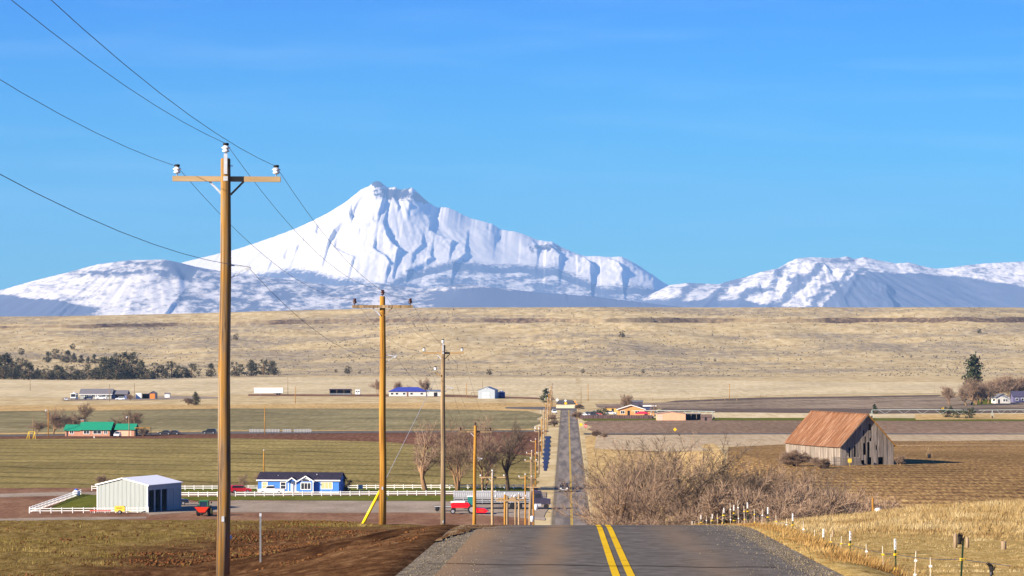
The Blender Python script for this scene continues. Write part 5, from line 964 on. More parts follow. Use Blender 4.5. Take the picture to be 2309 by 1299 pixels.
# --- homestead right of the junction
tan_w = plain('orange_tan_stucco', (0.55, 0.27, 0.10), 0.85, 0, 0.1, 0.12); peach = plain('peach_stucco', (0.62, 0.36, 0.22), 0.85, 0, 0.1, 0.08, 1); brn_roof = plain('brown_shingles', (0.15, 0.10, 0.08), 0.9, 0, 0.1, 0.15)
loc, s = place(1393, 938); th = thing('tan_house', 'orange tan house with a brown gable roof behind the board fence', 'house', loc)
gable(th, 0, 11, 0, 10, 2.7, 4.4, tan_w, brn_roof, 0.6, 'y', 0.15, trim=white); MB().box(4, 5, -0.06, 0, 0, 2.1).build('door', dark_in, th); window(th, 1.2, 2.8, 0.9, 2.0, 0, white, glass, 2); window(th, 7.2, 9.0, 0.9, 2.0, 0, white, glass, 2)
gable(th, 11.2, 15.0, 1, 8, 2.4, 3.0, tan_w, plain('dark_blue_awning', (0.06, 0.07, 0.13), 0.7), 0.3, 'x', 0.12, name='side_wing')
loc, s = place(1418, 931); b2 = thing('purple_outbuilding', 'dark purple two storey outbuilding behind the tan house', 'shed', loc); gable(b2, 0, 6, 0, 6, 4.6, 5.2, plain('dark_purple_siding', (0.07, 0.06, 0.09), 0.8), slate, 0.2, 'x', 0.1); MB().box(2, 3, -0.05, 0, 0, 2).build('door', slate, b2)
loc, s = place(1440, 929); b3 = thing('white_roofed_shed', 'flat white roofed shed behind the red canopy', 'shed', loc); MB().box(0, 7.5, 0, 5, -0.1, 2.3).build('wall', plain('navy_siding', (0.035, 0.045, 0.12), 0.7), b3); MB().box(-0.4, 7.9, -0.5, 5.4, 2.3, 2.8).build('roof', white, b3)
loc, s = place(1366, 932); b4 = thing('yellow_outbuilding', 'low yellow tan outbuilding left of the tan house', 'shed', loc); gable(b4, 0, 6.5, 0, 5, 2.2, 2.9, plain('straw_stucco', (0.58, 0.36, 0.10), 0.85), brn_roof, 0.25, 'x', 0.1); MB().box(2.5, 3.4, -0.05, 0, 0, 1.9).build('door', dark_in, b4)
loc, s = place(1481, 948.5); lp = thing('long_peach_barn', 'long low peach coloured barn with a shallow gable', 'barn', loc); gable(lp, 0, 11.3, 0, 12, 2.5, 3.3, peach, plain('pink_brown_roof', (0.40, 0.25, 0.18), 0.8), 0.2, 'y', 0.12)
for k in range(7): MB().box(0.35 + 0.3 * k, 0.42 + 0.3 * k, -0.05, 0, 0, 2.3).build('batten', white, lp)
loc, s = place(1546, 947.5); ob = thing('open_hay_shed', 'dark open sided shed joined to the peach barn', 'shed', loc); MB().box(0, 6.2, 0, 4.5, 2.3, 2.5).build('roof', slate, ob); MB().box(0, 6.2, 4.3, 4.4, 0, 2.3).build('back_wall', dark_in, ob)
for xx in (0, 2.1, 4.2, 6.1): MB().box(xx, xx + 0.15, 0, 0.15, -0.1, 2.3).build('post', weath, ob)
loc, s = place(1581, 949); sb = thing('ruined_shed', 'small brown shed with a collapsed roof beside the irrigation tower', 'shed', loc); gable(sb, 0, 4.2, 0, 4, 1.4, 2.3, plain('brown_boards', (0.16, 0.10, 0.09), 0.9), brn_roof, 0.2, 'x', 0.1); MB().box(1.4, 2.2, -0.05, 0, 0, 1.3).build('doorway', dark_in, sb)
loc, s = place(1431, 944); ca = thing('red_canopy', 'bright red fabric canopy standing behind the board fence', 'canopy', loc)
MB().add([(0, 0, 1.8), (6.2, 0, 1.8), (6.2, 4, 1.8), (0, 4, 1.8), (2.2, 2, 2.7), (4.0, 2, 2.7)], [(0, 1, 5, 4), (1, 2, 5), (2, 3, 4, 5), (3, 0, 4)]).build('cover', plain('crimson_fabric', (0.70, 0.025, 0.085), 0.7), ca)
for xx, yy_ in ((0.05, 0.05), (6.1, 0.05), (0.05, 3.9), (6.1, 3.9)): MB().box(xx, xx + 0.07, yy_, yy_ + 0.07, -0.1, 1.8).build('leg', steel, ca)
loc, s = place(1308, 945); bf = thing('board_fence', 'brown board fence along the homestead frontage', 'fence', loc); dkb = plain('stained_boards', (0.10, 0.06, 0.06), 0.85, 0, 0.1, 0.2, 3, (1, 1, 1), 0, 0.2)
me_ = MB().box(0, 0.92, 0, 0.05, -0.1, 1.5).mesh('board', dkb)
for k in range(30): obj('board', me_, bf, (k * 0.96, 0.02 * (k % 2), 0.04 * math.sin(k)))
for k in range(8): MB().box(k * 4.1, k * 4.1 + 0.12, 0.08, 0.2, -0.1, 1.6).build('post', weath, bf)
# --- farm at the far right
loc, s = place(2245, 910); wf = thing('white_farmhouse', 'small white gabled farmhouse under bare trees', 'house', loc, R(10)); gable(wf, 0, 7.5, 0, 7, 2.7, 4.6, cream, slate, 0.35, 'y', 0.12); window(wf, 3.8, 4.8, 1.0, 2.0); window(wf, 5.2, 6.0, 1.0, 2.0); MB().box(1.2, 2.1, -0.05, 0, 0, 2).build('door', dark_in, wf); MB().box(-2.5, 0, 0.4, 4, 2.0, 2.15).build('porch_roof', slate, wf)
loc, s = place(2284, 908); vf = thing('violet_farmhouse', 'large violet grey house in the shade of bare trees', 'house', loc); gable(vf, 0, 12, 0, 8, 3.0, 5.4, plain('violet_grey_siding', (0.13, 0.12, 0.22), 0.8), plain('violet_slate', (0.06, 0.055, 0.10), 0.8), 0.4, 'x', 0.15); window(vf, 1.5, 2.6, 1.0, 2.1); window(vf, 4.2, 5.3, 1.0, 2.1)
# ------------------------------------------------------------------ white rail fences
post_me = MB().box(-0.075, 0.075, -0.075, 0.075, -0.3, 1.02).add([(-0.09, -0.09, 1.02), (0.09, -0.09, 1.02), (0.09, 0.09, 1.02), (-0.09, 0.09, 1.02), (0, 0, 1.1)], [(0, 1, 4), (1, 2, 4), (2, 3, 4), (3, 0, 4), (3, 2, 1, 0)]).mesh('post', white)
def rail_fence(pts, label, gap=1.98):
    w = [G(*p) for p in pts]; t = thing('white_rail_fence', label, 'fence', (w[0][0], w[0][1], 0.08), 0, None)
    for (a, b) in zip(w[:-1], w[1:]):
        L_ = math.hypot(b[0] - a[0], b[1] - a[1]); n = max(1, round(L_ / gap)); ang = math.atan2(b[1] - a[1], b[0] - a[0]); g_ = L_ / n
        rail = MB().box(0, g_ - 0.01, -0.03, 0.03, -0.075, 0.075).mesh('rail', white)
        for k in range(n + (1 if b is w[-1] else 0)):
            x, y = a[0] + (b[0] - a[0]) * k / n - w[0][0], a[1] + (b[1] - a[1]) * k / n - w[0][1]
            obj('post', post_me, t, (x, y, 0), ang)
            if k < n:
                for z in (0.42, 0.86): obj('rail', rail, t, (x, y, z), ang)
    return t
rail_fence([(66, 1158), (334, 1156.5)], 'white rail fence running past the front of the metal shed')
rail_fence([(67, 1156), (182, 1116)], 'white rail fence slanting back from the corner beside the shed lawn')
rail_fence([(207, 1106.5), (220, 1106.5)], 'short stub of white rail fence behind the metal shed')
rail_fence([(397, 1106), (580, 1105.5)], 'white rail fence between the metal shed and the blue house')
rail_fence([(404, 1121), (490, 1121)], 'short white rail fence in front of the shed shadow')
rail_fence([(531, 1120.5), (1110, 1117.5), (1205, 1128)], 'long white rail fence along the driveway before the blue house')
rail_fence([(785, 1104.5), (1200, 1103.5)], 'white rail fence behind the big bare yard trees')
# ------------------------------------------------------------------ vehicles and farm machines
tyre = plain('tyre_rubber', (0.018, 0.018, 0.02), 0.9, 0, 0.1, 0.2); rim = plain('wheel_rim', (0.45, 0.45, 0.47), 0.4, 0.6, 0.4, 0.1); cglass = plain('car_glass', (0.015, 0.02, 0.03), 0.12, 0, 0.5, 0.1)
lampw = plain('headlamp_glass', (0.75, 0.75, 0.72), 0.2, 0, 0.5, 0.02); lampr = plain('tail_lamp', (0.45, 0.02, 0.02), 0.3, 0, 0.5, 0.02)
def wheel(t, x, y, r, w=0.25, rm=None, name='wheel'):
    """axle along y"""
    o = MB().add([(r * math.cos(a) * k, yy, r + r * math.sin(a) * k) for yy, k in ((-w / 2, 0.93), (-w / 2 + 0.04, 1), (w / 2 - 0.04, 1), (w / 2, 0.93)) for a in [2 * math.pi * i / 16 for i in range(16)]],
        [(16 * j + i, 16 * j + (i + 1) % 16, 16 * j + 16 + (i + 1) % 16, 16 * j + 16 + i) for j in range(3) for i in range(16)] + [tuple(range(16))[::-1], tuple(range(48, 64))]).build(name, tyre, t, False, (x, y, 0))
    s = -1 if y < 0 else 1
    MB().add([(r * 0.6 * math.cos(a), s * (w / 2 + 0.01) + e, r + r * 0.6 * math.sin(a)) for e in (-0.03, 0.012) for a in [2 * math.pi * i / 12 for i in range(12)]], [tuple(range(12)), tuple(range(23, 11, -1))] + [(i, (i + 1) % 12, 12 + (i + 1) % 12, 12 + i) for i in range(12)]).build('rim', rm or rim, o)
def loft(prof, w0, w1, zsplit):
    """car body from a side profile (x,z); narrower above zsplit"""
    m = MB(); n = len(prof)
    def hw(z): return w0 if z <= zsplit else w0 + (w1 - w0) * (z - zsplit) / (max(p[1] for p in prof) - zsplit + 1e-6)
    vs = [(x, -hw(z), z) for x, z in prof] + [(x, hw(z), z) for x, z in prof]
    return m.add(vs, [tuple(range(n)), tuple(range(2 * n - 1, n - 1, -1))] + [(i, i + n, (i + 1) % n + n, (i + 1) % n) for i in range(n)])
def vehicle(kind, px, py, rz, col, label, name, cat, dz=0.1, group=None, pos=None, metal=0.0):
    """built along +x (front at +x)"""
    loc = pos or place(px, py, dz)[0]; t = thing(name, label, cat, loc, R(rz), group)
    paint_ = plain('car_paint_%02x%02x%02x' % tuple(int(c * 255) for c in col), col, 0.3, metal, 0.5, 0.03)
    if kind == 'pickup':
        L, r = 5.7, 0.40; loft([(-2.85, 0.45), (2.8, 0.45), (2.85, 0.75), (2.75, 1.12), (1.45, 1.2), (-2.8, 1.2), (-2.85, 1.1)], 0.98, 0.94, 1.0).build('body', paint_, t)
        c = loft([(-0.75, 1.205), (1.4, 1.205), (0.75, 1.85), (-0.55, 1.87)], 0.9, 0.72, 1.2).build('cab', paint_, t); MB().prism([(-0.62, 1.28), (1.2, 1.28), (0.68, 1.78), (-0.5, 1.79)], -0.93, 0.93).build('side_window', cglass, c)
        MB().add([(1.42, -0.78, 1.25), (1.42, 0.78, 1.25), (0.83, 0.66, 1.82), (0.83, -0.66, 1.82)], [(0, 1, 2, 3)]).build('windscreen', cglass, c)
        MB().box(-2.7, -0.85, -0.8, 0.8, 1.205, 1.215).build('cargo_bed', dark_in, t); ax = (1.75, -1.75)
    elif kind == 'car':
        r = 0.33; loft([(-2.25, 0.35), (2.25, 0.35), (2.3, 0.6), (2.15, 0.85), (1.0, 0.95), (-1.9, 0.98), (-2.25, 0.85)], 0.88, 0.86, 0.9).build('body', paint_, t)
        c = loft([(-1.7, 0.985), (1.05, 0.955), (0.3, 1.42), (-0.95, 1.44)], 0.82, 0.62, 0.98).build('cab', paint_, t); MB().prism([(-1.45, 1.02), (0.85, 1.0), (0.26, 1.37), (-0.9, 1.38)], -0.845, 0.845).build('side_window', cglass, c)
        MB().add([(1.07, -0.7, 0.99), (1.07, 0.7, 0.99), (0.4, 0.58, 1.4), (0.4, -0.58, 1.4)], [(0, 1, 2, 3)]).build('windscreen', cglass, c); ax = (1.4, -1.4)
    else:
        r = 0.37; loft([(-2.35, 0.42), (2.3, 0.42), (2.36, 0.7), (2.2, 1.02), (1.1, 1.1), (-2.3, 1.12), (-2.38, 0.9)], 0.94, 0.92, 1.0).build('body', paint_, t)
        c = loft([(-2.25, 1.125), (1.15, 1.105), (0.5, 1.70), (-1.95, 1.73)], 0.88, 0.70, 1.1).build('cab', paint_, t); MB().prism([(-2.0, 1.18), (0.9, 1.16), (0.42, 1.62), (-1.8, 1.64)], -0.9, 0.9).build('side_window', cglass, c)
        MB().add([(1.17, -0.76, 1.14), (1.17, 0.76, 1.14), (0.58, 0.64, 1.68), (0.58, -0.64, 1.68)], [(0, 1, 2, 3)]).build('windscreen', cglass, c); MB().add([(-2.31, -0.74, 1.18), (-2.04, -0.62, 1.66), (-2.04, 0.62, 1.66), (-2.31, 0.74, 1.18)], [(0, 1, 2, 3)]).build('rear_window', cglass, c); ax = (1.45, -1.45)
    for a in ax:
        for s_ in (-0.86, 0.86): wheel(t, a, s_, r)
    f = 2.84 if kind == 'pickup' else 2.31 if kind == 'suv' else 2.26
    for s_ in (-0.68, 0.68): MB().box(f - 0.12, f + 0.03, s_ - 0.2, s_ + 0.2, 0.68, 0.88).build('headlight', lampw, t); MB().box(-f - 0.06, -f + 0.08, s_ - 0.16, s_ + 0.16, 0.72, 0.95).build('tail_light', lampr, t)
    MB().box(f - 0.03, f + 0.06, -0.85, 0.85, 0.42, 0.58).build('bumper', steel, t)
    return t
vehicle('pickup', 612, 1115.5, 178, (0.78, 0.78, 0.8), 'white pickup parked before the blue house', 'pickup_truck', 'pickup')
vehicle('suv', 541, 1113, 20, (0.55, 0.012, 0.02), 'red car with dark windows left of the blue house', 'parked_car', 'car')
vehicle('pickup', 393, 1140, 8, (0.012, 0.014, 0.03), 'dark pickup parked in the shadow of the metal shed', 'pickup_truck', 'pickup')
vehicle('pickup', 1279, 1111, -92, (0.02, 0.025, 0.035), 'dark pickup driving along the road through the tree shadow', 'pickup_truck', 'pickup', pos=Vector((-0.55, 772, 0.06)))
vehicle('suv', 1250, 932, -86, (0.75, 0.77, 0.8), 'white car turning onto the road at the far junction', 'white_car', 'car', pos=Vector((G(1250, 933)[0], G(1250, 933)[1], 0.1)))
vehicle('suv', 265, 986, -92, (0.74, 0.75, 0.78), 'white van parked at the green roofed house', 'parked_car', 'car')
vehicle('pickup', 228, 901, 175, (0.76, 0.76, 0.76), 'white pickup in front of the grey ranch house', 'pickup_truck', 'pickup')
vehicle('suv', 271, 903, 178, (0.6, 0.63, 0.7), 'silver car beside the ranch garage', 'parked_car', 'car')
vehicle('car', 149, 903.5, -80, (0.7, 0.72, 0.75), 'pale car at the left end of the ranch yard', 'parked_car', 'car')
vehicle('suv', 199, 901, 175, (0.03, 0.04, 0.10), 'dark blue car before the ranch house windows', 'parked_car', 'car')
for k, (px, py, c, lab, kd) in enumerate([(1321, 939, (0.72, 0.74, 0.75), 'white car nearest the road end of the board fence', 'car'), (1331, 938, (0.02, 0.02, 0.025), 'black car second among those behind the board fence', 'suv'), (1339, 938.5, (0.03, 0.03, 0.04), 'dark car with pale bumper behind the board fence', 'car'), (1347, 936, (0.7, 0.7, 0.72), 'white car between two small evergreens', 'suv'), (1353, 938, (0.45, 0.03, 0.04), 'red car before the small evergreens', 'car'), (1378, 936, (0.45, 0.47, 0.52), 'grey van by the yellow outbuilding', 'suv')]):
    vehicle(kd, px, py, -60 + 25 * (k % 3), c, lab, 'parked_car', 'car')
vehicle('suv', 472, 979, 178, (0.02, 0.02, 0.025), 'lone black car parked beside the side road', 'parked_car', 'car')
for k, (px, lab) in enumerate(((372, 'first dark car in the yard right of the carport'), (391, 'second dark car in the yard right of the carport'))): vehicle('car', px, 980.5, 175, (0.03, 0.03, 0.035), lab, 'parked_car', 'car')
# white semi trailer
loc, s = place(573, 891); tr = thing('semi_trailer', 'long plain white box semi trailer standing in dry grass', 'trailer', loc); MB().box(0, 15.8, 0, 2.5, 1.05, 3.95).build('box', white, tr)
for k in range(2):
    for yy_ in (0.15, 2.35): wheel(tr, 12.6 + 1.3 * k, yy_ if yy_ > 1 else 0.1, 0.5, 0.3)
MB().box(3.2, 3.35, 0.3, 0.45, -0.05, 1.05).build('landing_leg', steel, tr); MB().box(3.2, 3.35, 2.05, 2.2, -0.05, 1.05).build('landing_leg', steel, tr); MB().box(10.5, 15.5, 0.9, 1.6, 0.75, 1.05).build('bogie', black, tr)
# little white truck and coach
loc, s = place(801, 892); bt2 = thing('box_truck', 'small white box truck beside the livestock shed', 'truck', loc); MB().box(0, 2.6, 0, 4.5, 0.6, 3.1).build('box', white, bt2); MB().box(0.3, 1.1, -0.05, 0, 1.9, 2.5).build('windscreen', cglass, bt2); MB().box(1.5, 2.3, -0.05, 0, 1.9, 2.5).build('windscreen', cglass, bt2); MB().box(1.2, 1.4, -0.05, 0, 0.8, 1.8).build('grille', black, bt2)
for x_ in (0.3, 2.3):
    for y_ in (0.8, 3.6): MB().tube([(x_ - 0.12, y_, 0.35), (x_ + 0.12, y_, 0.35)], 0.4, 12).build('wheel', tyre, bt2)
loc, s = place(159, 902); mh = thing('motor_coach', 'white and dark motor coach parked left of the ranch house', 'motor coach', loc); MB().box(0, 2.6, 0, 9, 0.5, 3.3).build('body', white, mh); MB().box(0.2, 2.4, -0.06, 0, 1.5, 3.0).build('windscreen', cglass, mh); MB().box(2.6, 2.64, 0.5, 8.5, 1.4, 2.9).build('side_window', cglass, mh); MB().box(0.1, 2.5, -0.08, 0, 0.6, 0.9).build('bumper', black, mh); MB().lathe([(0.3, 0), (0.35, 0.5), (0.1, 0.8)], 8, (1.5, 2, 3.3)).build('roof_dome', white, mh)
for y_ in (1.6, 7.2):
    for x_ in (0.15, 2.45): MB().tube([(x_ - 0.12, y_, 0.4), (x_ + 0.12, y_, 0.4)], 0.45, 12).build('wheel', tyre, mh)
# tractor with a red hopper seen from behind
loc, s = place(460, 1164, 0.05); tk = thing('tractor', 'green tractor seen from behind carrying a red spreader hopper', 'tractor', loc, R(84))
tg = plain('tractor_green', (0.012, 0.13, 0.04), 0.4, 0, 0.4, 0.06); ty = plain('tractor_yellow', (0.80, 0.58, 0.01), 0.4, 0, 0.4, 0.05); tred = plain('implement_red', (0.62, 0.035, 0.012), 0.45, 0, 0.4, 0.08)
for yy_ in (-1.05, 1.05): wheel(tk, 0, yy_, 0.95, 0.55, ty, 'rear_wheel'); wheel(tk, 2.5, yy_ * 0.9, 0.62, 0.35, ty, 'front_wheel')
MB().box(0.3, 3.3, -0.42, 0.42, 0.75, 1.6).build('bonnet', tg, tk); c = MB().prism([(-0.5, 1.2), (1.1, 1.2), (1.0, 2.75), (-0.4, 2.75)], -0.72, 0.72).build('cab', cglass, tk); MB().box(-0.6, 1.15, -0.82, 0.82, 2.75, 2.9).build('cab_roof', tg, c)
for xx, yy_ in ((-0.45, -0.74), (-0.45, 0.74), (1.05, -0.74), (1.05, 0.74)): MB().box(xx - 0.05, xx + 0.05, yy_ - 0.05, yy_ + 0.05, 1.2, 2.76).build('cab_pillar', tg, c)
for yy_ in (-1.05, 1.05): MB().box(-0.8, 0.8, yy_ - 0.3, yy_ + 0.3, 1.9, 1.98).build('mudguard', tg, tk)
MB().add([(-2.4, -1.35, 1.75), (-1.0, -1.35, 1.75), (-1.0, 1.35, 1.75), (-2.4, 1.35, 1.75), (-2.0, -0.55, 0.75), (-1.3, -0.55, 0.75), (-1.3, 0.55, 0.75), (-2.0, 0.55, 0.75)], [(0, 1, 5, 4), (1, 2, 6, 5), (2, 3, 7, 6), (3, 0, 4, 7), (7, 4, 5, 6), (0, 3, 2, 1)]).build('hopper', tred, tk); MB().lathe([(0.5, 0), (0.5, 0.12)], 10, (-1.7, 0, 0.5)).build('spinner_disc', black, tk); MB().box(-1.2, -0.4, -0.5, 0.5, 0.55, 0.75).build('linkage', black, tk)
MB().tube([(2.0, 0.2, 1.6), (2.0, 0.2, 2.7)], 0.06, 8).build('exhaust', black, tk)
for yy_ in (-0.9, 0.9): MB().bar((1.0, yy_ * 0.8, 2.4), (1.1, yy_ * 1.35, 2.45), 0.05, 0.05).box(1.0, 1.1, yy_ * 1.35 - 0.1, yy_ * 1.35 + 0.1, 2.3, 2.65).build('mirror', black, tk)
# yellow compressor, red harrow, cone tank
loc, s = place(258, 1160); cm = thing('towed_compressor', 'small yellow towed compressor in front of the white fence', 'compressor', loc); cy = plain('machine_yellow', (0.78, 0.52, 0.06), 0.5, 0, 0.3, 0.05)
MB().prism([(0, 0.45), (1.9, 0.45), (1.95, 0.6), (1.95, 1.35), (1.75, 1.5), (0.15, 1.5), (0, 1.3)], 0, 1.2).build('casing', cy, cm); wheel(cm, 1.0, -0.05, 0.36, 0.22); wheel(cm, 1.0, 1.25, 0.36, 0.22); MB().bar((1.9, 0.6, 0.5), (3.1, 0.6, 0.42), 0.1, 0.1).build('drawbar', cy, cm); MB().box(0.35, 1.5, -0.02, 0.0, 1.05, 1.2).build('lettering_band', plain('faded_lettering', (0.22, 0.13, 0.03), 0.7, 0, 0.1, 0.5, 14), cm)
loc, s = place(202, 1158.5); hw_ = thing('harrow', 'low red tine harrow lying along the white fence', 'harrow', loc); MB().box(0, 4.0, 0, 0.12, 0.4, 0.55).box(0, 4.0, 0.8, 0.92, 0.4, 0.55).build('frame', tred, hw_)
for k in range(10): MB().bar((0.2 + 0.4 * k, 0.0, 0.5), (0.15 + 0.4 * k, -0.05, 0.0), 0.04, 0.06).build('tine', steel, hw_)
loc, s = place(172, 1119); tn = thing('cone_tank', 'squat white cone tank with a blue lid at the fence end', 'tank', loc); MB().lathe([(0.75, 0), (0.85, 0.5), (0.7, 0.95), (0.3, 1.2)], 12).build('barrel', white, tn, True); MB().lathe([(0.34, 1.2), (0.36, 1.4), (0.1, 1.5)], 10).build('lid', plain('blue_plastic', (0.03, 0.10, 0.55), 0.4), tn, True)
loc, s = place(808, 1108.5); ub = thing('meter_cabinet', 'pale green utility cabinet on legs behind the white fence', 'cabinet', loc); MB().box(0, 0.95, 0, 0.5, 0.5, 1.35).build('cabinet_box', plain('pale_green_enamel', (0.42, 0.52, 0.48), 0.5), ub)
for xx in (0.05, 0.8): MB().box(xx, xx + 0.1, 0.2, 0.3, -0.2, 0.5).build('leg', steel, ub)
# red windrower
loc, s = place(1020, 1160); wr = thing('windrower', 'bright red windrower with a teal glazed cab and dark wheels', 'harvester', loc)
wred = plain('harvester_red', (0.72, 0.006, 0.014), 0.35, 0, 0.4, 0.05); teal = plain('teal_cab_glass', (0.02, 0.17, 0.17), 0.15, 0, 0.5, 0.1)
MB().prism([(-0.2, 1.15), (3.2, 1.15), (3.5, 1.5), (3.0, 2.15), (0.4, 2.25), (-0.3, 1.9)], 0.1, 2.2).build('body', wred, wr); MB().box(-0.35, 2.4, 0.05, 2.25, 2.16, 2.36).build('top_cover', white, wr)
c = MB().prism([(2.9, 1.6), (4.35, 1.6), (4.45, 2.4), (4.2, 3.25), (2.9, 3.25)], 0.35, 1.95).build('cab', teal, wr); MB().box(2.8, 4.5, 0.25, 2.05, 3.25, 3.42).build('cab_roof', white, c)
for yy_ in (-0.1, 2.35): wheel(wr, 3.75, yy_, 0.85, 0.5, None, 'drive_wheel'); wheel(wr, 0.1, yy_, 0.5, 0.35, None, 'caster_wheel')
for xx, h_ in ((3.75, 1.2), (0.1, 1.2)): MB().box(xx - 0.12, xx + 0.12, 0.2, 2.1, 0.6, h_).build('axle', black, wr)
MB().prism([(4.6, 0.3), (6.2, 0.25), (6.9, 0.55), (6.2, 1.05), (4.6, 1.2)], -0.9, 3.3).build('header', wred, wr); MB().box(5.0, 6.0, -0.93, -0.9, 0.5, 0.9).build('header_panel', tred, wr)
# long silver trailer with its tractor unit
loc, s = place(1022, 1149); st = thing('slatted_trailer_truck', 'long silver slat sided trailer hitched to a dark truck cab', 'truck', loc)
sil = plain('brushed_aluminium', (0.40, 0.41, 0.43), 0.5, 0.2, 0.4, 0.15)
MB().box(0, 15.0, 0.1, 2.5, 0.95, 1.15).build('deck', dark_in, st); MB().box(0.2, 15, 0.35, 2.25, 1.15, 3.25).build('load_core', dark_in, st); MB().box(-0.05, 15.1, 0.02, 2.6, 3.27, 3.36).build('roof_rail', sil, st)
sl = MB().box(0, 0.36, 0.0, 0.06, 2.35, 3.25).mesh('slat', sil)
for k in range(37): obj('slat', sl, st, (0.02 + k * 0.405, 0.05, 0))
for z_ in (1.3, 1.65, 2.0, 2.24): MB().box(0.1, 15, 0.06, 0.14, z_, z_ + 0.16).build('side_rail', sil, st)
for k in range(9): MB().box(0.1 + k * 1.84, 0.22 + k * 1.84, 0.02, 0.16, 1.16, 2.75).build('stanchion', sil, st)
for x_ in (10.2, 11.5, 13.0):
    for y_ in (0.15, 2.45): wheel(st, x_, y_, 0.5, 0.3)
MB().prism([(15.3, 0.9), (19.0, 0.9), (19.05, 1.9), (17.6, 2.1), (17.2, 3.5), (15.4, 3.6)], 0.2, 2.4).build('truck_cab', plain('dark_plum_paint', (0.04, 0.035, 0.06), 0.4), st); MB().box(16.0, 17.1, 0.16, 0.2, 2.15, 3.0).build('cab_window', cglass, st); MB().box(15.6, 17.2, 0.0, 0.5, 0.55, 1.05).build('fuel_tank', sil, st); MB().box(19.0, 19.15, 0.2, 2.4, 0.5, 1.0).build('bumper', sil, st); MB().tube([(15.45, 0.3, 1.0), (15.45, 0.3, 4.0)], 0.08, 8).build('exhaust_stack', sil, st)
for x_ in (15.6, 18.2):
    for y_ in (0.2, 2.4): wheel(st, x_, y_, 0.5, 0.3)
loc, s = place(980, 1154); fb = thing('flatbed_trailer', 'low dark flatbed trailer parked left of the red windrower', 'trailer', loc); MB().box(0, 4.9, 0, 2.3, 0.75, 0.98).build('deck', dark_in, fb); MB().box(-0.03, 4.95, -0.03, 0, 0.88, 1.02).build('edge_rail', steel, fb)
for x_ in (0.5, 1.5, 3.6): wheel(fb, x_, 0.05, 0.4, 0.25); wheel(fb, x_, 2.25, 0.4, 0.25)
# ------------------------------------------------------------------ signs at the junctions
def sign(px, py, base, shape, col, label, size=0.9, post=True, text=None):
    p = hit(px, base, 640); s_ = FPX / p.y; zc = EYE - (py - HY) / FPX * p.y - p.z; t = thing('road_sign', label, 'road sign', p)
    n = {'d': 4, 'o': 8, 's': 4}[shape]; off = {'d': 0, 'o': math.pi / 8, 's': math.pi / 4}[shape]; mt = plain('sign_' + '%02x%02x%02x' % tuple(int(c * 255) for c in col), col, 0.5, 0, 0.3, 0.04)
    MB().prism([(size * 0.72 * math.cos(off + 2 * math.pi * i / n), zc + size * 0.72 * math.sin(off + 2 * math.pi * i / n)) for i in range(n)], -0.04, 0.0).build('plate', mt, t)
    MB().box(-0.05, 0.05, 0.005, 0.09, -0.2, zc + size * 0.3).build('post', wood_grey if post else steel, t)
    if shape == 'o': MB().box(-size * 0.45, size * 0.45, -0.05, -0.042, zc - 0.1, zc + 0.1).build('lettering_band', white, t)
YS, WH, RD, ORG = (0.85, 0.48, 0.01), (0.75, 0.76, 0.76), (0.60, 0.02, 0.03), (0.80, 0.28, 0.02)
sign(1310, 957.5, 969, 'd', YS, 'yellow diamond warning sign at the near side of the side road crossing'); sign(1320.5, 960.5, 972, 'o', RD, 'red octagonal stop sign right of the yellow diamond sign', 0.8)
sign(1275.5, 909.5, 914, 'd', YS, 'yellow diamond sign above the pale barrier at the road end', 1.1); sign(1256.5, 902, 912, 'd', WH, 'white diamond sign left of the road end barrier', 1.1); sign(1275, 903.5, 911, 'd', WH, 'white diamond sign behind the barrier and above the yellow sign', 0.9)
sign(1300, 912.5, 920, 's', ORG, 'orange square sign right of the road end barrier', 0.8); sign(1297, 906, 915, 'd', ORG, 'small orange diamond sign beyond the barrier', 0.7); sign(1522, 968.5, 977, 'd', YS, 'yellow diamond sign alone beside the right hand side road', 0.9); sign(2125, 921.5, 926, 's', YS, 'yellow square marker at the edge of the dark field', 1.0); sign(1231, 898, 906, 's', (0.25, 0.6, 0.05), 'small lime green sign under the roadside conifer', 0.8)
loc, s = place(1254, 921); ba = thing('road_barrier', 'long pale concrete barrier across the end of the road', 'barrier', loc); MB().box(0, 8.6, 0, 0.4, -0.1, 1.3).build('barrier_wall', plain('pale_concrete', (0.62, 0.55, 0.38), 0.85, 0, 0.1, 0.1, 2), ba); MB().box(-0.1, 8.7, -0.06, 0.46, 1.3, 1.5).build('coping', plain('cream_concrete', (0.66, 0.62, 0.50), 0.85), ba)
loc, s = place(1205, 974); mb_ = thing('mailbox_row', 'pale mailboxes on a rail beside the side road', 'mailbox', loc); MB().box(0, 1.9, 0, 0.1, 0.9, 1.0).build('rail', weath, mb_)
for k in (0.0, 1.3): MB().box(k, k + 0.55, -0.25, 0.3, 1.0, 1.55).build('box', white, mb_); MB().box(k + 0.2, k + 0.3, 0, 0.1, -0.1, 0.95).build('post', weath, mb_)
loc, s = place(212, 988.5); wm = thing('roadside_marker', 'short white marker post at the verge before the green roofed house', 'marker', loc); MB().box(-0.12, 0.12, 0, 0.1, -0.1, 0.75).build('stake', white, wm); MB().box(-0.12, 0.12, -0.01, 0.0, 0.6, 0.72).build('reflector', yel_pl, wm)
loc, s = place(64, 990); sw = thing('swing_frame', 'yellow A frame swing set left of the green roofed house', 'swing frame', loc)
for xx in (0.0, 2.0):
    for dx in (-0.55, 0.25): MB().bar((xx * 1 + dx, 0, -0.1), (xx + (0.1 if xx == 0 else -0.1), 0.6, 2.3), 0.12, 0.12).build('leg', yel_pl, sw)
MB().bar((0.1, 0.6, 2.3), (1.9, 0.6, 2.3), 0.1, 0.1).build('top_bar', yel_pl, sw)
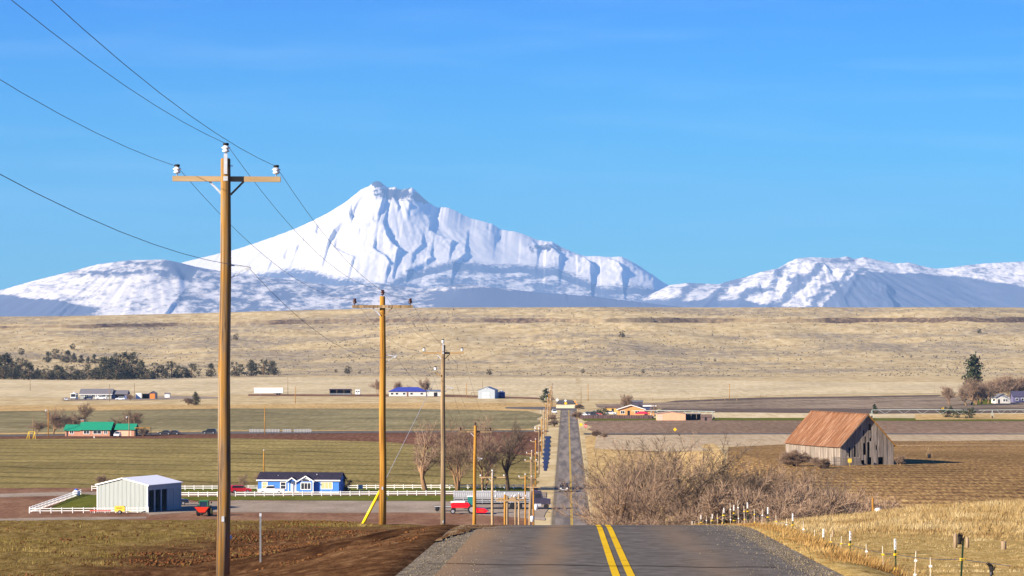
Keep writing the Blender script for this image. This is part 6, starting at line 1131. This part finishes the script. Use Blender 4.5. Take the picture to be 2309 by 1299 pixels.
# hand line / wheel line pipes stacked by the side road
for k, (px, w_) in enumerate(((565, 3.6), (585, 4.2), (610, 4.0), (640, 3.4), (665, 4.2), (688, 3.0))):
    loc, s = place(px, 976); hp = thing('pipe_rack', 'rack of pale irrigation pipes by the side road, %s from the lone brown pole side' % ORD(k + 1), 'pipe rack', loc, 0, 'irrigation pipe racks')
    for j in range(3): MB().box(-0.4, w_ - 0.8, 0, 0.12, 0.25 + 0.35 * j, 0.36 + 0.35 * j).build('pipe', steel, hp)
    for j in range(4): MB().box(-0.3 + j * (w_ - 1.0) / 3, -0.2 + j * (w_ - 1.0) / 3, -0.05, 0.15, -0.1, 1.3).build('upright', steel, hp)
# centre pivot sprinklers
pg_ = plain('galvanised_pivot', (0.52, 0.60, 0.56), 0.45, 0.3, 0.4, 0.08)
def pivot(p0, p1, zh, towers, label, vs=3, pg_=pg_):
    a = Vector((*p0, h1(*p0))); b = Vector((*p1, h1(*p1))); t = thing('center_pivot', label, 'irrigation pivot', a); d = b - a; L_ = d.length
    def P(f, z): q = d * f; return (q.x, q.y, q.z + z)
    MB().tube([P(i / 12, zh + 0.25 * abs(math.sin(math.pi * i / 12 * (len(towers) - 1)))) for i in range(13)], 0.10, 6).build('pipe', pg_, t)
    for f in towers:
        m = MB(); q = Vector(P(f, 0)); dn = d.normalized(); side = Vector((-dn.y, dn.x, 0))
        for s_ in (-1, 1): m.bar(q + side * s_ * 1.6 + Vector((0, 0, 0.5)), q + Vector((0, 0, zh)), 0.09, 0.09); m.bar(q + dn * s_ * 0.8 + Vector((0, 0, 0.5)), q + Vector((0, 0, zh)), 0.09, 0.09)
        m.bar(q - side * 1.7 + Vector((0, 0, 0.55)), q + side * 1.7 + Vector((0, 0, 0.55)), 0.12, 0.12); o = m.build('tower', pg_, t)
        for s_ in (-1, 1): MB().add([(q.x + side.x * s_ * 1.6 + dn.x * e + side.x * 0.55 * math.cos(a_), q.y + side.y * s_ * 1.6 + dn.y * e + side.y * 0.55 * math.cos(a_), q.z + 0.55 + 0.55 * math.sin(a_)) for e in (-0.15, 0.15) for a_ in [2 * math.pi * i / 12 for i in range(12)]], [tuple(range(12)), tuple(range(23, 11, -1))] + [(i, (i + 1) % 12, 12 + (i + 1) % 12, 12 + i) for i in range(12)]).build('wheel', tyre, o)
    for f0, f1 in zip(towers[:-1], towers[1:]):
        for k in range(vs):
            f = f0 + (f1 - f0) * (k + 0.7) / (vs + 0.4); w_ = (f1 - f0) / (vs + 0.4) * 0.32
            MB().bar(P(f - w_, zh), P(f, zh - 1.5), 0.06, 0.06).bar(P(f, zh - 1.5), P(f + w_, zh), 0.06, 0.06).build('truss_rod', pg_, t)
    return t
pivot(G(1424, 944), G(1612, 946), 3.1, [0.24, 0.97], 'green grey centre pivot sprinkler in front of the homestead', 4); pivot(G(1966, 943), G(2420, 944.5), 3.3, [0.0, 0.60, 1.0], 'long centre pivot sprinkler before the green shrubs on the right', 6)
xb = (2092 - HX) * 805 / FPX; pivot((xb - 14, 812), (xb + 45, 800), 2.9, [0.25, 0.95], 'centre pivot sprinkler with dark wheels right of the old barn', 0, wood_grey)
# wire fences of the far range: rows of small dark posts
fp = thing('range_fence', 'line of small dark wooden fence posts along the upper bare field', 'fence', (0, 0, 0)); fm = MB().box(-0.12, 0.12, -0.1, 0.1, -0.3, 1.5).mesh('post', wood_grey)
for px, py in [(1445 + 27 * i, 904 - 0.01 * i) for i in range(9)] + [(1715, 896), (1728, 897), (1764, 898), (1796, 896), (1960, 880), (2108, 886), (2115, 886), (2016, 867), (2108, 874)]:
    x_, y_ = G(px, py); obj('post', fm, fp, (x_, y_, 0.05))
fp2 = thing('range_fence', 'row of pale fence posts under the juniper trees', 'fence', (0, 0, 0)); fm2 = MB().box(-0.13, 0.13, -0.1, 0.1, -0.3, 1.6).mesh('post', weath)
for k in range(26): p = hit(22 + 24 * k, 856.5 - 0.012 * 24 * k * 0.9, 2000); obj('post', fm2, fp2, p)
# ------------------------------------------------------------------ trees
bark = rampmat('pale_bark', [(0.3, (0.14, 0.085, 0.05)), (0.5, (0.26, 0.16, 0.085)), (0.72, (0.38, 0.25, 0.13))], 1.2, (3, 3, 0.6), 6, 0.95, 0.0, False)
twig_m = rampmat('bare_twigs', [(0.3, (0.17, 0.112, 0.075)), (0.5, (0.275, 0.19, 0.13)), (0.72, (0.39, 0.285, 0.20))], 0.35, (1, 1, 1), 4, 0.95, 0.0, False, rand=0.18)
twig_g = rampmat('grey_twigs', [(0.3, (0.14, 0.10, 0.078)), (0.7, (0.29, 0.22, 0.17))], 0.35, (1, 1, 1), 4, 0.95, 0.0, False, rand=0.15)
def bare_tree_meshes(seed, stems=1, spread=0.9, base=0.25, tw=0.024, dens=1.25, up=0.35, bush=False, twm=None, thick=1.0, brk=None):
    """unit-height leafless tree: trunk + limbs, and the fine branches of the crown"""
    r = random.Random(seed); T = MB(); Cn = MB(); tips = []
    def grow(p, d, L_, rad, lvl):
        segs = 3; pts = [p]; q = p; dd = d
        for i in range(segs):
            dd = (dd + Vector((r.gauss(0, 0.16), r.gauss(0, 0.16), r.gauss(0, 0.08) + up * 0.12))).normalized(); q = q + dd * (L_ / segs); pts.append(q)
        rad = rad * (1.0, 0.85, 0.5, 0.36)[lvl] * (thick if lvl < 3 else 1.0); rs = [rad * (1 - 0.62 * i / segs) for i in range(segs + 1)]
        (T if lvl <= 1 else Cn).tube(pts, rs, 6 if lvl <= 1 else 3, lvl == 0)
        if lvl >= 3:
            for i in range(int(15 * dens)):
                t = r.uniform(0.15, 1.0); k = min(segs - 1, int(t * segs)); b = pts[k].lerp(pts[k + 1], t * segs - k); a = (dd + Vector((r.gauss(0, 0.75), r.gauss(0, 0.75), r.gauss(0.15, 0.6)))).normalized(); l2 = r.uniform(0.04, 0.10)
                s = a.cross(Vector((r.gauss(0, 1), r.gauss(0, 1), r.gauss(0, 1)))).normalized() * tw * 0.062; m_ = b + a * l2 * 0.55; e = m_ + (a + Vector((r.gauss(0, 0.4), r.gauss(0, 0.4), r.gauss(0.1, 0.3)))).normalized() * l2 * 0.6
                o = len(Cn.v); Cn.v += [tuple(b - s), tuple(b + s), tuple(m_ + s * 0.8), tuple(m_ - s * 0.8), tuple(e)]; Cn.f += [(o, o + 1, o + 2, o + 3), (o + 3, o + 2, o + 4)]
            return
        n = {0: 6, 1: 6, 2: 5}[lvl] if stems < 4 else {0: 4, 1: 5, 2: 5}[lvl]
        for i in range(n):
            t = r.uniform(0.35 if lvl == 0 else 0.2, 1.0) if i else 1.0; k = min(segs - 1, int(t * segs)); b = pts[k].lerp(pts[k + 1], t * segs - k); az = r.uniform(0, 6.283); tilt = r.uniform(0.35, 0.95) * spread
            ax = dd.cross(Vector((math.cos(az), math.sin(az), 0.3))).normalized(); nd = (Matrix.Rotation(tilt, 3, ax) @ dd); nd.z += up * 0.35; nd.normalize()
            grow(b, nd, L_ * r.uniform(0.55, 0.8), (0.030 if stems == 1 else 0.020) * (0.62, 0.34, 0.2)[lvl] * r.uniform(0.7, 1.1), lvl + 1)
    for s in range(stems):
        a = r.uniform(0, 6.283); d = Vector((math.cos(a) * (0.0 if stems == 1 else 0.35), math.sin(a) * (0.0 if stems == 1 else 0.35), 1)).normalized()
        grow(Vector((math.cos(a) * 0.012 * (stems > 1), math.sin(a) * 0.012 * (stems > 1), -0.02)), d, base + 0.12 * r.random(), (0.030 if stems == 1 else 0.020), 0)
    zmax = max(max(v[2] for v in Cn.v), 0.01); f = 1 / zmax
    for M_ in (T, Cn): M_.v = [(x * f, y * f, z * f) for x, y, z in M_.v]
    return T.mesh('trunk', brk or bark, True), Cn.mesh('crown', twm or twig_m)
BT = [bare_tree_meshes(11, 1, 1.05, 0.30, up=0.22), bare_tree_meshes(12, 3, 1.05, 0.30, up=0.2), bare_tree_meshes(13, 2, 1.15, 0.27, up=0.18), bare_tree_meshes(14, 1, 1.15, 0.26, up=0.18), bare_tree_meshes(17, 3, 1.1, 0.28, up=0.2)]
BB = [bare_tree_meshes(21, 6, 1.2, 0.20, up=0.15, dens=1.6, tw=0.03, twm=twig_g), bare_tree_meshes(22, 7, 1.25, 0.18, up=0.1, dens=1.6, tw=0.03), bare_tree_meshes(23, 5, 1.1, 0.22, up=0.2, dens=1.3, tw=0.03, twm=None)]
dbark = rampmat('dark_bark', [(0.3, (0.035, 0.026, 0.02)), (0.5, (0.085, 0.06, 0.042)), (0.72, (0.19, 0.13, 0.085))], 1.2, (3, 3, 0.6), 6, 0.95, 0.0, False)
twig_d = rampmat('dark_twigs', [(0.3, (0.075, 0.055, 0.042)), (0.5, (0.14, 0.105, 0.078)), (0.72, (0.23, 0.175, 0.13))], 0.35, (1, 1, 1), 4, 0.95, 0.0, False, rand=0.15)
BTall = [bare_tree_meshes(31, 1, 0.95, 0.62, up=0.28, thick=1.5, dens=0.9), bare_tree_meshes(32, 2, 0.9, 0.62, up=0.28, thick=1.6, dens=1.0, brk=dbark, twm=twig_d), bare_tree_meshes(33, 3, 0.9, 0.55, up=0.25, thick=1.4, dens=1.1), bare_tree_meshes(34, 1, 1.05, 0.55, up=0.22, thick=1.5, dens=1.0, brk=dbark, twm=twig_d)]
BY = [bare_tree_meshes(41, 1, 0.95, 0.36, up=0.3, dens=0.7, thick=1.3), bare_tree_meshes(42, 3, 0.9, 0.38, up=0.3, dens=0.7, thick=1.3), bare_tree_meshes(43, 2, 1.0, 0.34, up=0.28, dens=0.7, thick=1.3), bare_tree_meshes(44, 1, 1.0, 0.36, up=0.26, dens=0.8, thick=1.4, brk=dbark, twm=twig_d)]
tq = random.Random(44)
def tree(mset, p, h, label, name='bare_tree', cat='tree', group=None, wide=1.0):
    t = thing(name, label, cat, p, tq.uniform(0, 6.28), group); t.scale = (h * wide, h * wide, h)
    obj('trunk', mset[0], t); obj('crown', mset[1], t); return t
def tree_px(mset, px, base, top, label, group=None, wide=1.0, d=None, name='bare_tree', cat='tree', y0=600):
    if d: p = Vector(((px - HX) * d / FPX, d, 0)); p.z = h1(p.x, p.y)
    else: p = hit(px, base, y0)
    return tree(mset, p, EYE - (top - HY) / FPX * p.y - p.z, label, name, cat, group, wide)
TK = [(1404, 972, 430), (1428, 1000, 455), (1450, 985, 440), (1488, 962, 470), (1508, 985, 455), (1530, 958, 485), (1572, 968, 492), (1612, 985, 478), (1652, 1000, 485), (1695, 1010, 495), (1738, 1018, 505), (1782, 1026, 500), (1826, 1046, 490), (1868, 1066, 475), (1910, 1076, 470), (1950, 1064, 480)]
for i, (px, top, d) in enumerate(TK): tree_px(BTall[(i * 3) % 4] if i < 9 or i % 2 else BT[(i * 2 + 1) % 5], px, 0, top, '%s tall bare tree along the creek counting from the road' % ORD(i + 1), 'bare trees along the creek', 0.8 + 0.12 * (i % 3), d)
SH = [(1372, 1150, 395), (1425, 1148, 385), (1545, 1130, 400), (1588, 1105, 425), (1632, 1070, 410), (1680, 1060, 430), (1760, 1062, 435), (1805, 1070, 445), (1842, 1085, 465), (1885, 1092, 455), (1925, 1095, 465), (1962, 1085, 470), (1850, 1110, 430), (1795, 1098, 410), (1745, 1100, 400)]
for i, (px, top, d) in enumerate(SH): tree_px(BB[i % 3], px, 0, top, '%s leafless shrub of the creek thicket counting from the road' % ORD(i + 1), 'leafless shrubs of the creek thicket', 0.9, d, 'bare_shrub', 'shrub')
for i, (px, top, k) in enumerate(((960, 928, 0), (1032, 930, 1), (1090, 926, 2), (1146, 930, 3))): tree_px(BY[k], px, 1107.5, top, '%s big bare yard tree between the white fences, from the blue house' % ORD(i + 1), 'big bare trees between the white fences', 0.8)
for i, (px, top, k, w_) in enumerate(((82, 946, 1, 1.0), (120, 908, 4, 0.9), (160, 930, 2, 0.95), (192, 900, 0, 0.95), (262, 932, 4, 1.0), (297, 918, 1, 0.9))): tree_px(BT[k], px, 981, top, '%s bare tree around the green roofed house from the swing frame' % ORD(i + 1), 'bare trees around the green roofed house', w_)
tree_px(BB[0], 322, 984, 958, 'dark tangled bush under the carport edge', None, 1.1, None, 'bare_shrub', 'shrub')
for i, (px, top) in enumerate(((850, 850), (895, 854), (922, 866), (956, 842))): tree_px(BT[(i + 1) % 5], px, 892, top, '%s bare tree at the blue roofed house from the livestock shed' % ORD(i + 1), 'bare trees at the blue roofed house', 0.7)
for i, (px, b, top) in enumerate(((2142, 915, 862), (2190, 914, 846), (2213, 912, 850), (2240, 909, 862), (2268, 905, 838), (2296, 904, 842), (2180, 916, 856), (2202, 913, 842), (2228, 911, 856), (2254, 907, 848), (2282, 905, 836), (2308, 904, 846))): tree_px(BT[(i + 2) % 5], px, b, top, '%s bare tree of the farm grove counting from the open field' % ORD(i + 1), 'bare trees of the farm grove', 0.95)
tree_px(BT[1], 1411, 932, 882, 'bare tree behind the tan house', None, 0.7); tree_px(BT[3], 1475, 940, 905, 'thin bare tree right of the red canopy', None, 0.8)
tree_px(BT[3], 550, 1107, 1066, 'small pinkish bare tree by the red car', None, 0.9); tree_px(BT[1], 596, 1103, 1060, 'small bare tree behind the left end of the blue house', None, 0.9); tree_px(BT[4], 655, 1102, 1064, 'thin bare tree behind the blue house porch', None, 1.3); tree_px(BT[2], 740, 1101, 1062, 'thin bare tree behind the right end of the blue house', None, 1.3); tree_px(BT[1], 234, 1103, 1066, 'small whitish bare tree behind the metal shed', None, 0.85); tree_px(BT[0], 1199, 1113, 1070, 'small bare sapling at the end of the white fences', None, 0.5)
for i, (px, b, t_) in enumerate(((1305, 925, 905), (1300, 945, 925), (1246, 952, 930), (1250, 962, 940), (1345, 985, 968), (1362, 990, 972))): tree_px(BB[i % 3], px, b, t_, '%s scrubby roadside bush counting from the far junction' % ORD(i + 1), 'scrubby roadside bushes', 1.2, None, 'roadside_bush', 'shrub')
tree_px(BB[2], 2028, 1048, 1020, 'spiky bare bush against the right side of the barn', None, 0.9, 748, 'bare_shrub', 'shrub')
for px, b, t_, lab in ((1795, 1045, 1010, 'low bare scrub along the barn wall'), (1850, 1055, 1028, 'low brown scrub before the barn corner')): tree_px(BB[1], px, b, t_, lab, None, 1.5, 745 if px < 1800 else 735, 'bare_shrub', 'shrub')
# evergreens
needle = rampmat('juniper_foliage', [(0.3, (0.035, 0.036, 0.026)), (0.5, (0.075, 0.072, 0.045)), (0.72, (0.14, 0.12, 0.07))], 0.9, (1, 1, 1), 5, 0.95, 0.0, False, rand=0.25)
needle_g = rampmat('green_foliage', [(0.3, (0.022, 0.032, 0.018)), (0.5, (0.048, 0.058, 0.03)), (0.72, (0.095, 0.10, 0.052))], 0.9, (1, 1, 1), 5, 0.95, 0.0, False, rand=0.2)
def evergreen_meshes(seed, wid, shape, mat, n=1500, leaf=0.042):
    r = random.Random(seed); C_ = MB(); T = MB().tube([(0, 0, -0.03), (0.01, 0, 0.4), (0, 0, 0.9)], [0.035, 0.028, 0.006], 6)
    lobes = [(r.uniform(0, 6.28), r.uniform(0.12, 0.9), r.uniform(0.7, 1.15)) for _ in range(14)]
    nc = 46; per = n // nc
    for j in range(nc):
        z = r.uniform(0.04, 0.97); prof = {'cone': (1 - z) ** 0.75 * (0.35 + 0.65 * min(1, z * 6)), 'round': math.sqrt(max(0, 1 - (2 * z - 0.95) ** 2)), 'tall': (1 - z) ** 0.5 * (0.5 + 0.5 * math.sin(z * 17))}[shape]
        a = r.uniform(0, 6.283); rad = wid * prof * r.uniform(0.35, 1.12); c0 = Vector((rad * math.cos(a), rad * math.sin(a), z)); sg = r.uniform(0.04, 0.085) * (1.2 - 0.5 * z)
        T.tube([(0, 0, max(0.03, z - 0.12)), c0], [0.008, 0.003], 3, False)
        for i in range(per):
            c = c0 + Vector((r.gauss(0, sg), r.gauss(0, sg), r.gauss(0, sg * 0.8) + sg * 0.3)); s = leaf * r.uniform(0.5, 1.2)
            if c.z < 0.02: c.z = 0.02 + 0.05 * r.random()
            u = Vector((r.gauss(0, 1), r.gauss(0, 1), r.gauss(0.4, 1))).normalized(); w = u.cross(Vector((r.gauss(0, 1), r.gauss(0, 1), r.gauss(0, 1)))).normalized(); o = len(C_.v)
            C_.v += [tuple(c + u * s), tuple(c - u * s * 0.6 + w * s * 0.6), tuple(c - u * s * 0.6 - w * s * 0.6)]; C_.f.append((o, o + 1, o + 2))
    return T.mesh('trunk', bark), C_.mesh('crown', mat)
EV = [evergreen_meshes(1, 0.36, 'cone', needle), evergreen_meshes(2, 0.44, 'round', needle), evergreen_meshes(3, 0.40, 'cone', needle), evergreen_meshes(4, 0.5, 'round', needle)]
EG = [evergreen_meshes(5, 0.42, 'round', needle_g), evergreen_meshes(6, 0.24, 'tall', needle_g), evergreen_meshes(7, 0.36, 'cone', needle_g)]
JN = [(-4, 800, 855), (12, 795, 855), (30, 818, 856), (47, 808, 855), (65, 816, 857), (85, 830, 856), (108, 830, 857), (130, 822, 857), (146, 838, 857), (160, 824, 857), (200, 822, 856), (218, 828, 856), (235, 803, 856), (252, 806, 856), (270, 798, 856), (288, 795, 854), (303, 815, 855), (318, 812, 856), (107, 792, 818), (125, 787, 811), (152, 789, 818), (167, 796, 818), (183, 800, 819), (199, 804, 820), (213, 798, 820), (262, 795, 816), (355, 817, 853), (387, 815, 853), (410, 828, 853), (432, 820, 852), (475, 818, 850), (533, 815, 849), (567, 812, 849), (594, 811, 846), (615, 813, 846)]
JN += [(5, 826, 856), (38, 830, 856), (75, 836, 856), (95, 834, 856), (118, 838, 857), (140, 828, 856), (172, 836, 857), (186, 834, 857), (226, 822, 856), (243, 830, 857), (262, 824, 857), (279, 820, 856), (296, 830, 856), (330, 832, 856), (343, 836, 855), (372, 832, 854), (398, 836, 853), (422, 832, 853), (230, 806, 822), (140, 800, 816)]
JN.sort()
for i, (px, t_, b) in enumerate(JN): tree_px(EV[(i * 3) % 4], px, b, t_, ('%s dark juniper of the mesa foot belt counting from its sparse end' % ORD(len(JN) - i)) if len(JN) - i <= 20 else 'dark juniper in the crowded end of the belt at the mesa foot', 'juniper belt', 1.05 + 0.35 * ((i * 7) % 5) / 4, None, 'juniper_tree', 'tree', 2000)
for px, t_, b, lab in ((785, 824, 843, 'round juniper alone above the livestock shed'), (758, 832, 840, 'small juniper left of the round juniper'), (811, 836, 843, 'tiny juniper right of the round juniper'), (1103, 831, 846, 'round juniper above the grey metal shed'), (532, 752, 767, 'lone juniper high on the slope behind the near utility pole'), (48, 784, 800, 'sparse juniper on the slope above the belt'), (164, 774, 788, 'dark snag like juniper on the upper slope'), (1450, 833, 842, 'small dark juniper on the lower right slope'), (1612, 808, 816, 'pair sized juniper speck midway on the right slope'), (1314, 832, 842, 'narrow juniper above the far junction'), (2208, 740, 752, 'spreading juniper high on the right slope'), (1402, 745, 762, 'thin grey tree on the upper slope above the road')):
    tree_px(EV[1], px, b, t_, lab, None, 1.0, None, 'juniper_tree', 'tree', 2000)
tree_px(EG[1], 2196, 905, 802, 'tall ragged conifer above the farm grove', None, 1.0, None, 'tall_conifer', 'tree'); tree_px(EG[2], 1232, 908, 876, 'dark conifer beside the far road junction', None, 1.3, None, 'roadside_conifer', 'tree')
for px, t_, b, lab in ((2136, 913, 942, 'first of three green shrubs by the long pivot'), (2160, 921, 943, 'smallest of three green shrubs by the long pivot'), (2184, 916, 944, 'broad green shrub by the long pivot'), (1345, 922, 938, 'small round evergreen among the parked cars'), (1359, 917, 940, 'larger round evergreen among the parked cars')): tree_px(EG[0], px, b, t_, lab, None, 1.3, None, 'green_shrub', 'shrub')
tree_px(EG[2], 1972, 934, 911, 'blue green conifer top showing beyond the barn ridge', None, 1.0, None, 'small_conifer', 'tree')
tree_px(EV[3], 775, 1110, 1075, 'round dark evergreen bush at the right end of the blue house', None, 1.1, None, 'evergreen_bush', 'shrub'); tree_px(EV[0], 441, 914, 884, 'pointed grey juniper standing in the dry grass', None, 1.1, None, 'juniper_tree', 'tree'); tree_px(BB[0], 424, 914, 890, 'pale rounded brush next to the pointed juniper', None, 1.2, None, 'bare_shrub', 'shrub'); tree_px(BB[2], 294, 903, 886, 'brown rounded bush left of the ranch sheds', None, 1.1, None, 'bare_shrub', 'shrub')
# sagebrush on the mesa
v = []; f = []; q = random.Random(9)
for _ in range(20000):
    y = q.uniform(2760, 3980); x = q.uniform(-0.168, 0.14) * y; c = mnoise.noise(Vector((x / 130, y / 160, 6.0)))
    if q.random() > 0.22 + 0.9 * max(0, c): continue
    z = h1(x, y); s = q.uniform(0.35, 1.15); o = len(v)
    for k in range(5): a = 6.283 * k / 5 + q.random(); v.append((x + s * math.cos(a) * q.uniform(0.7, 1.2), y + s * math.sin(a), z - 0.3))
    v += [(x + q.uniform(-0.4, 0.4), y, z + s * q.uniform(0.7, 1.1)), (x + s * 0.5, y - 0.3, z + s * 0.6)]
    f += [(o + k, o + (k + 1) % 5, o + 5) for k in range(5)] + [(o, o + 1, o + 6)]
stuffmesh('sagebrush', v, f, rampmat('sage_leaves', [(0.3, (0.085, 0.075, 0.055)), (0.7, (0.19, 0.165, 0.12))], 0.02, (1, 1, 1), 5))
# ------------------------------------------------------------------ air
hz = MB().box(-29000, 29000, -400, 47500, -1.2, 1790)
hm = bpy.data.materials.new('distance_haze'); hm.use_nodes = True; hn = hm.node_tree.nodes; hn.clear()
ho = hn.new('ShaderNodeOutputMaterial'); pv = hn.new('ShaderNodeVolumePrincipled'); pv.inputs['Color'].default_value = (0.31, 0.57, 1.0, 1); pv.inputs['Density'].default_value = 2.3e-5; pv.inputs['Anisotropy'].default_value = 0.0
hm.node_tree.links.new(pv.outputs[0], ho.inputs['Volume'])
struct(hz.build('haze', hm), 'stuff')
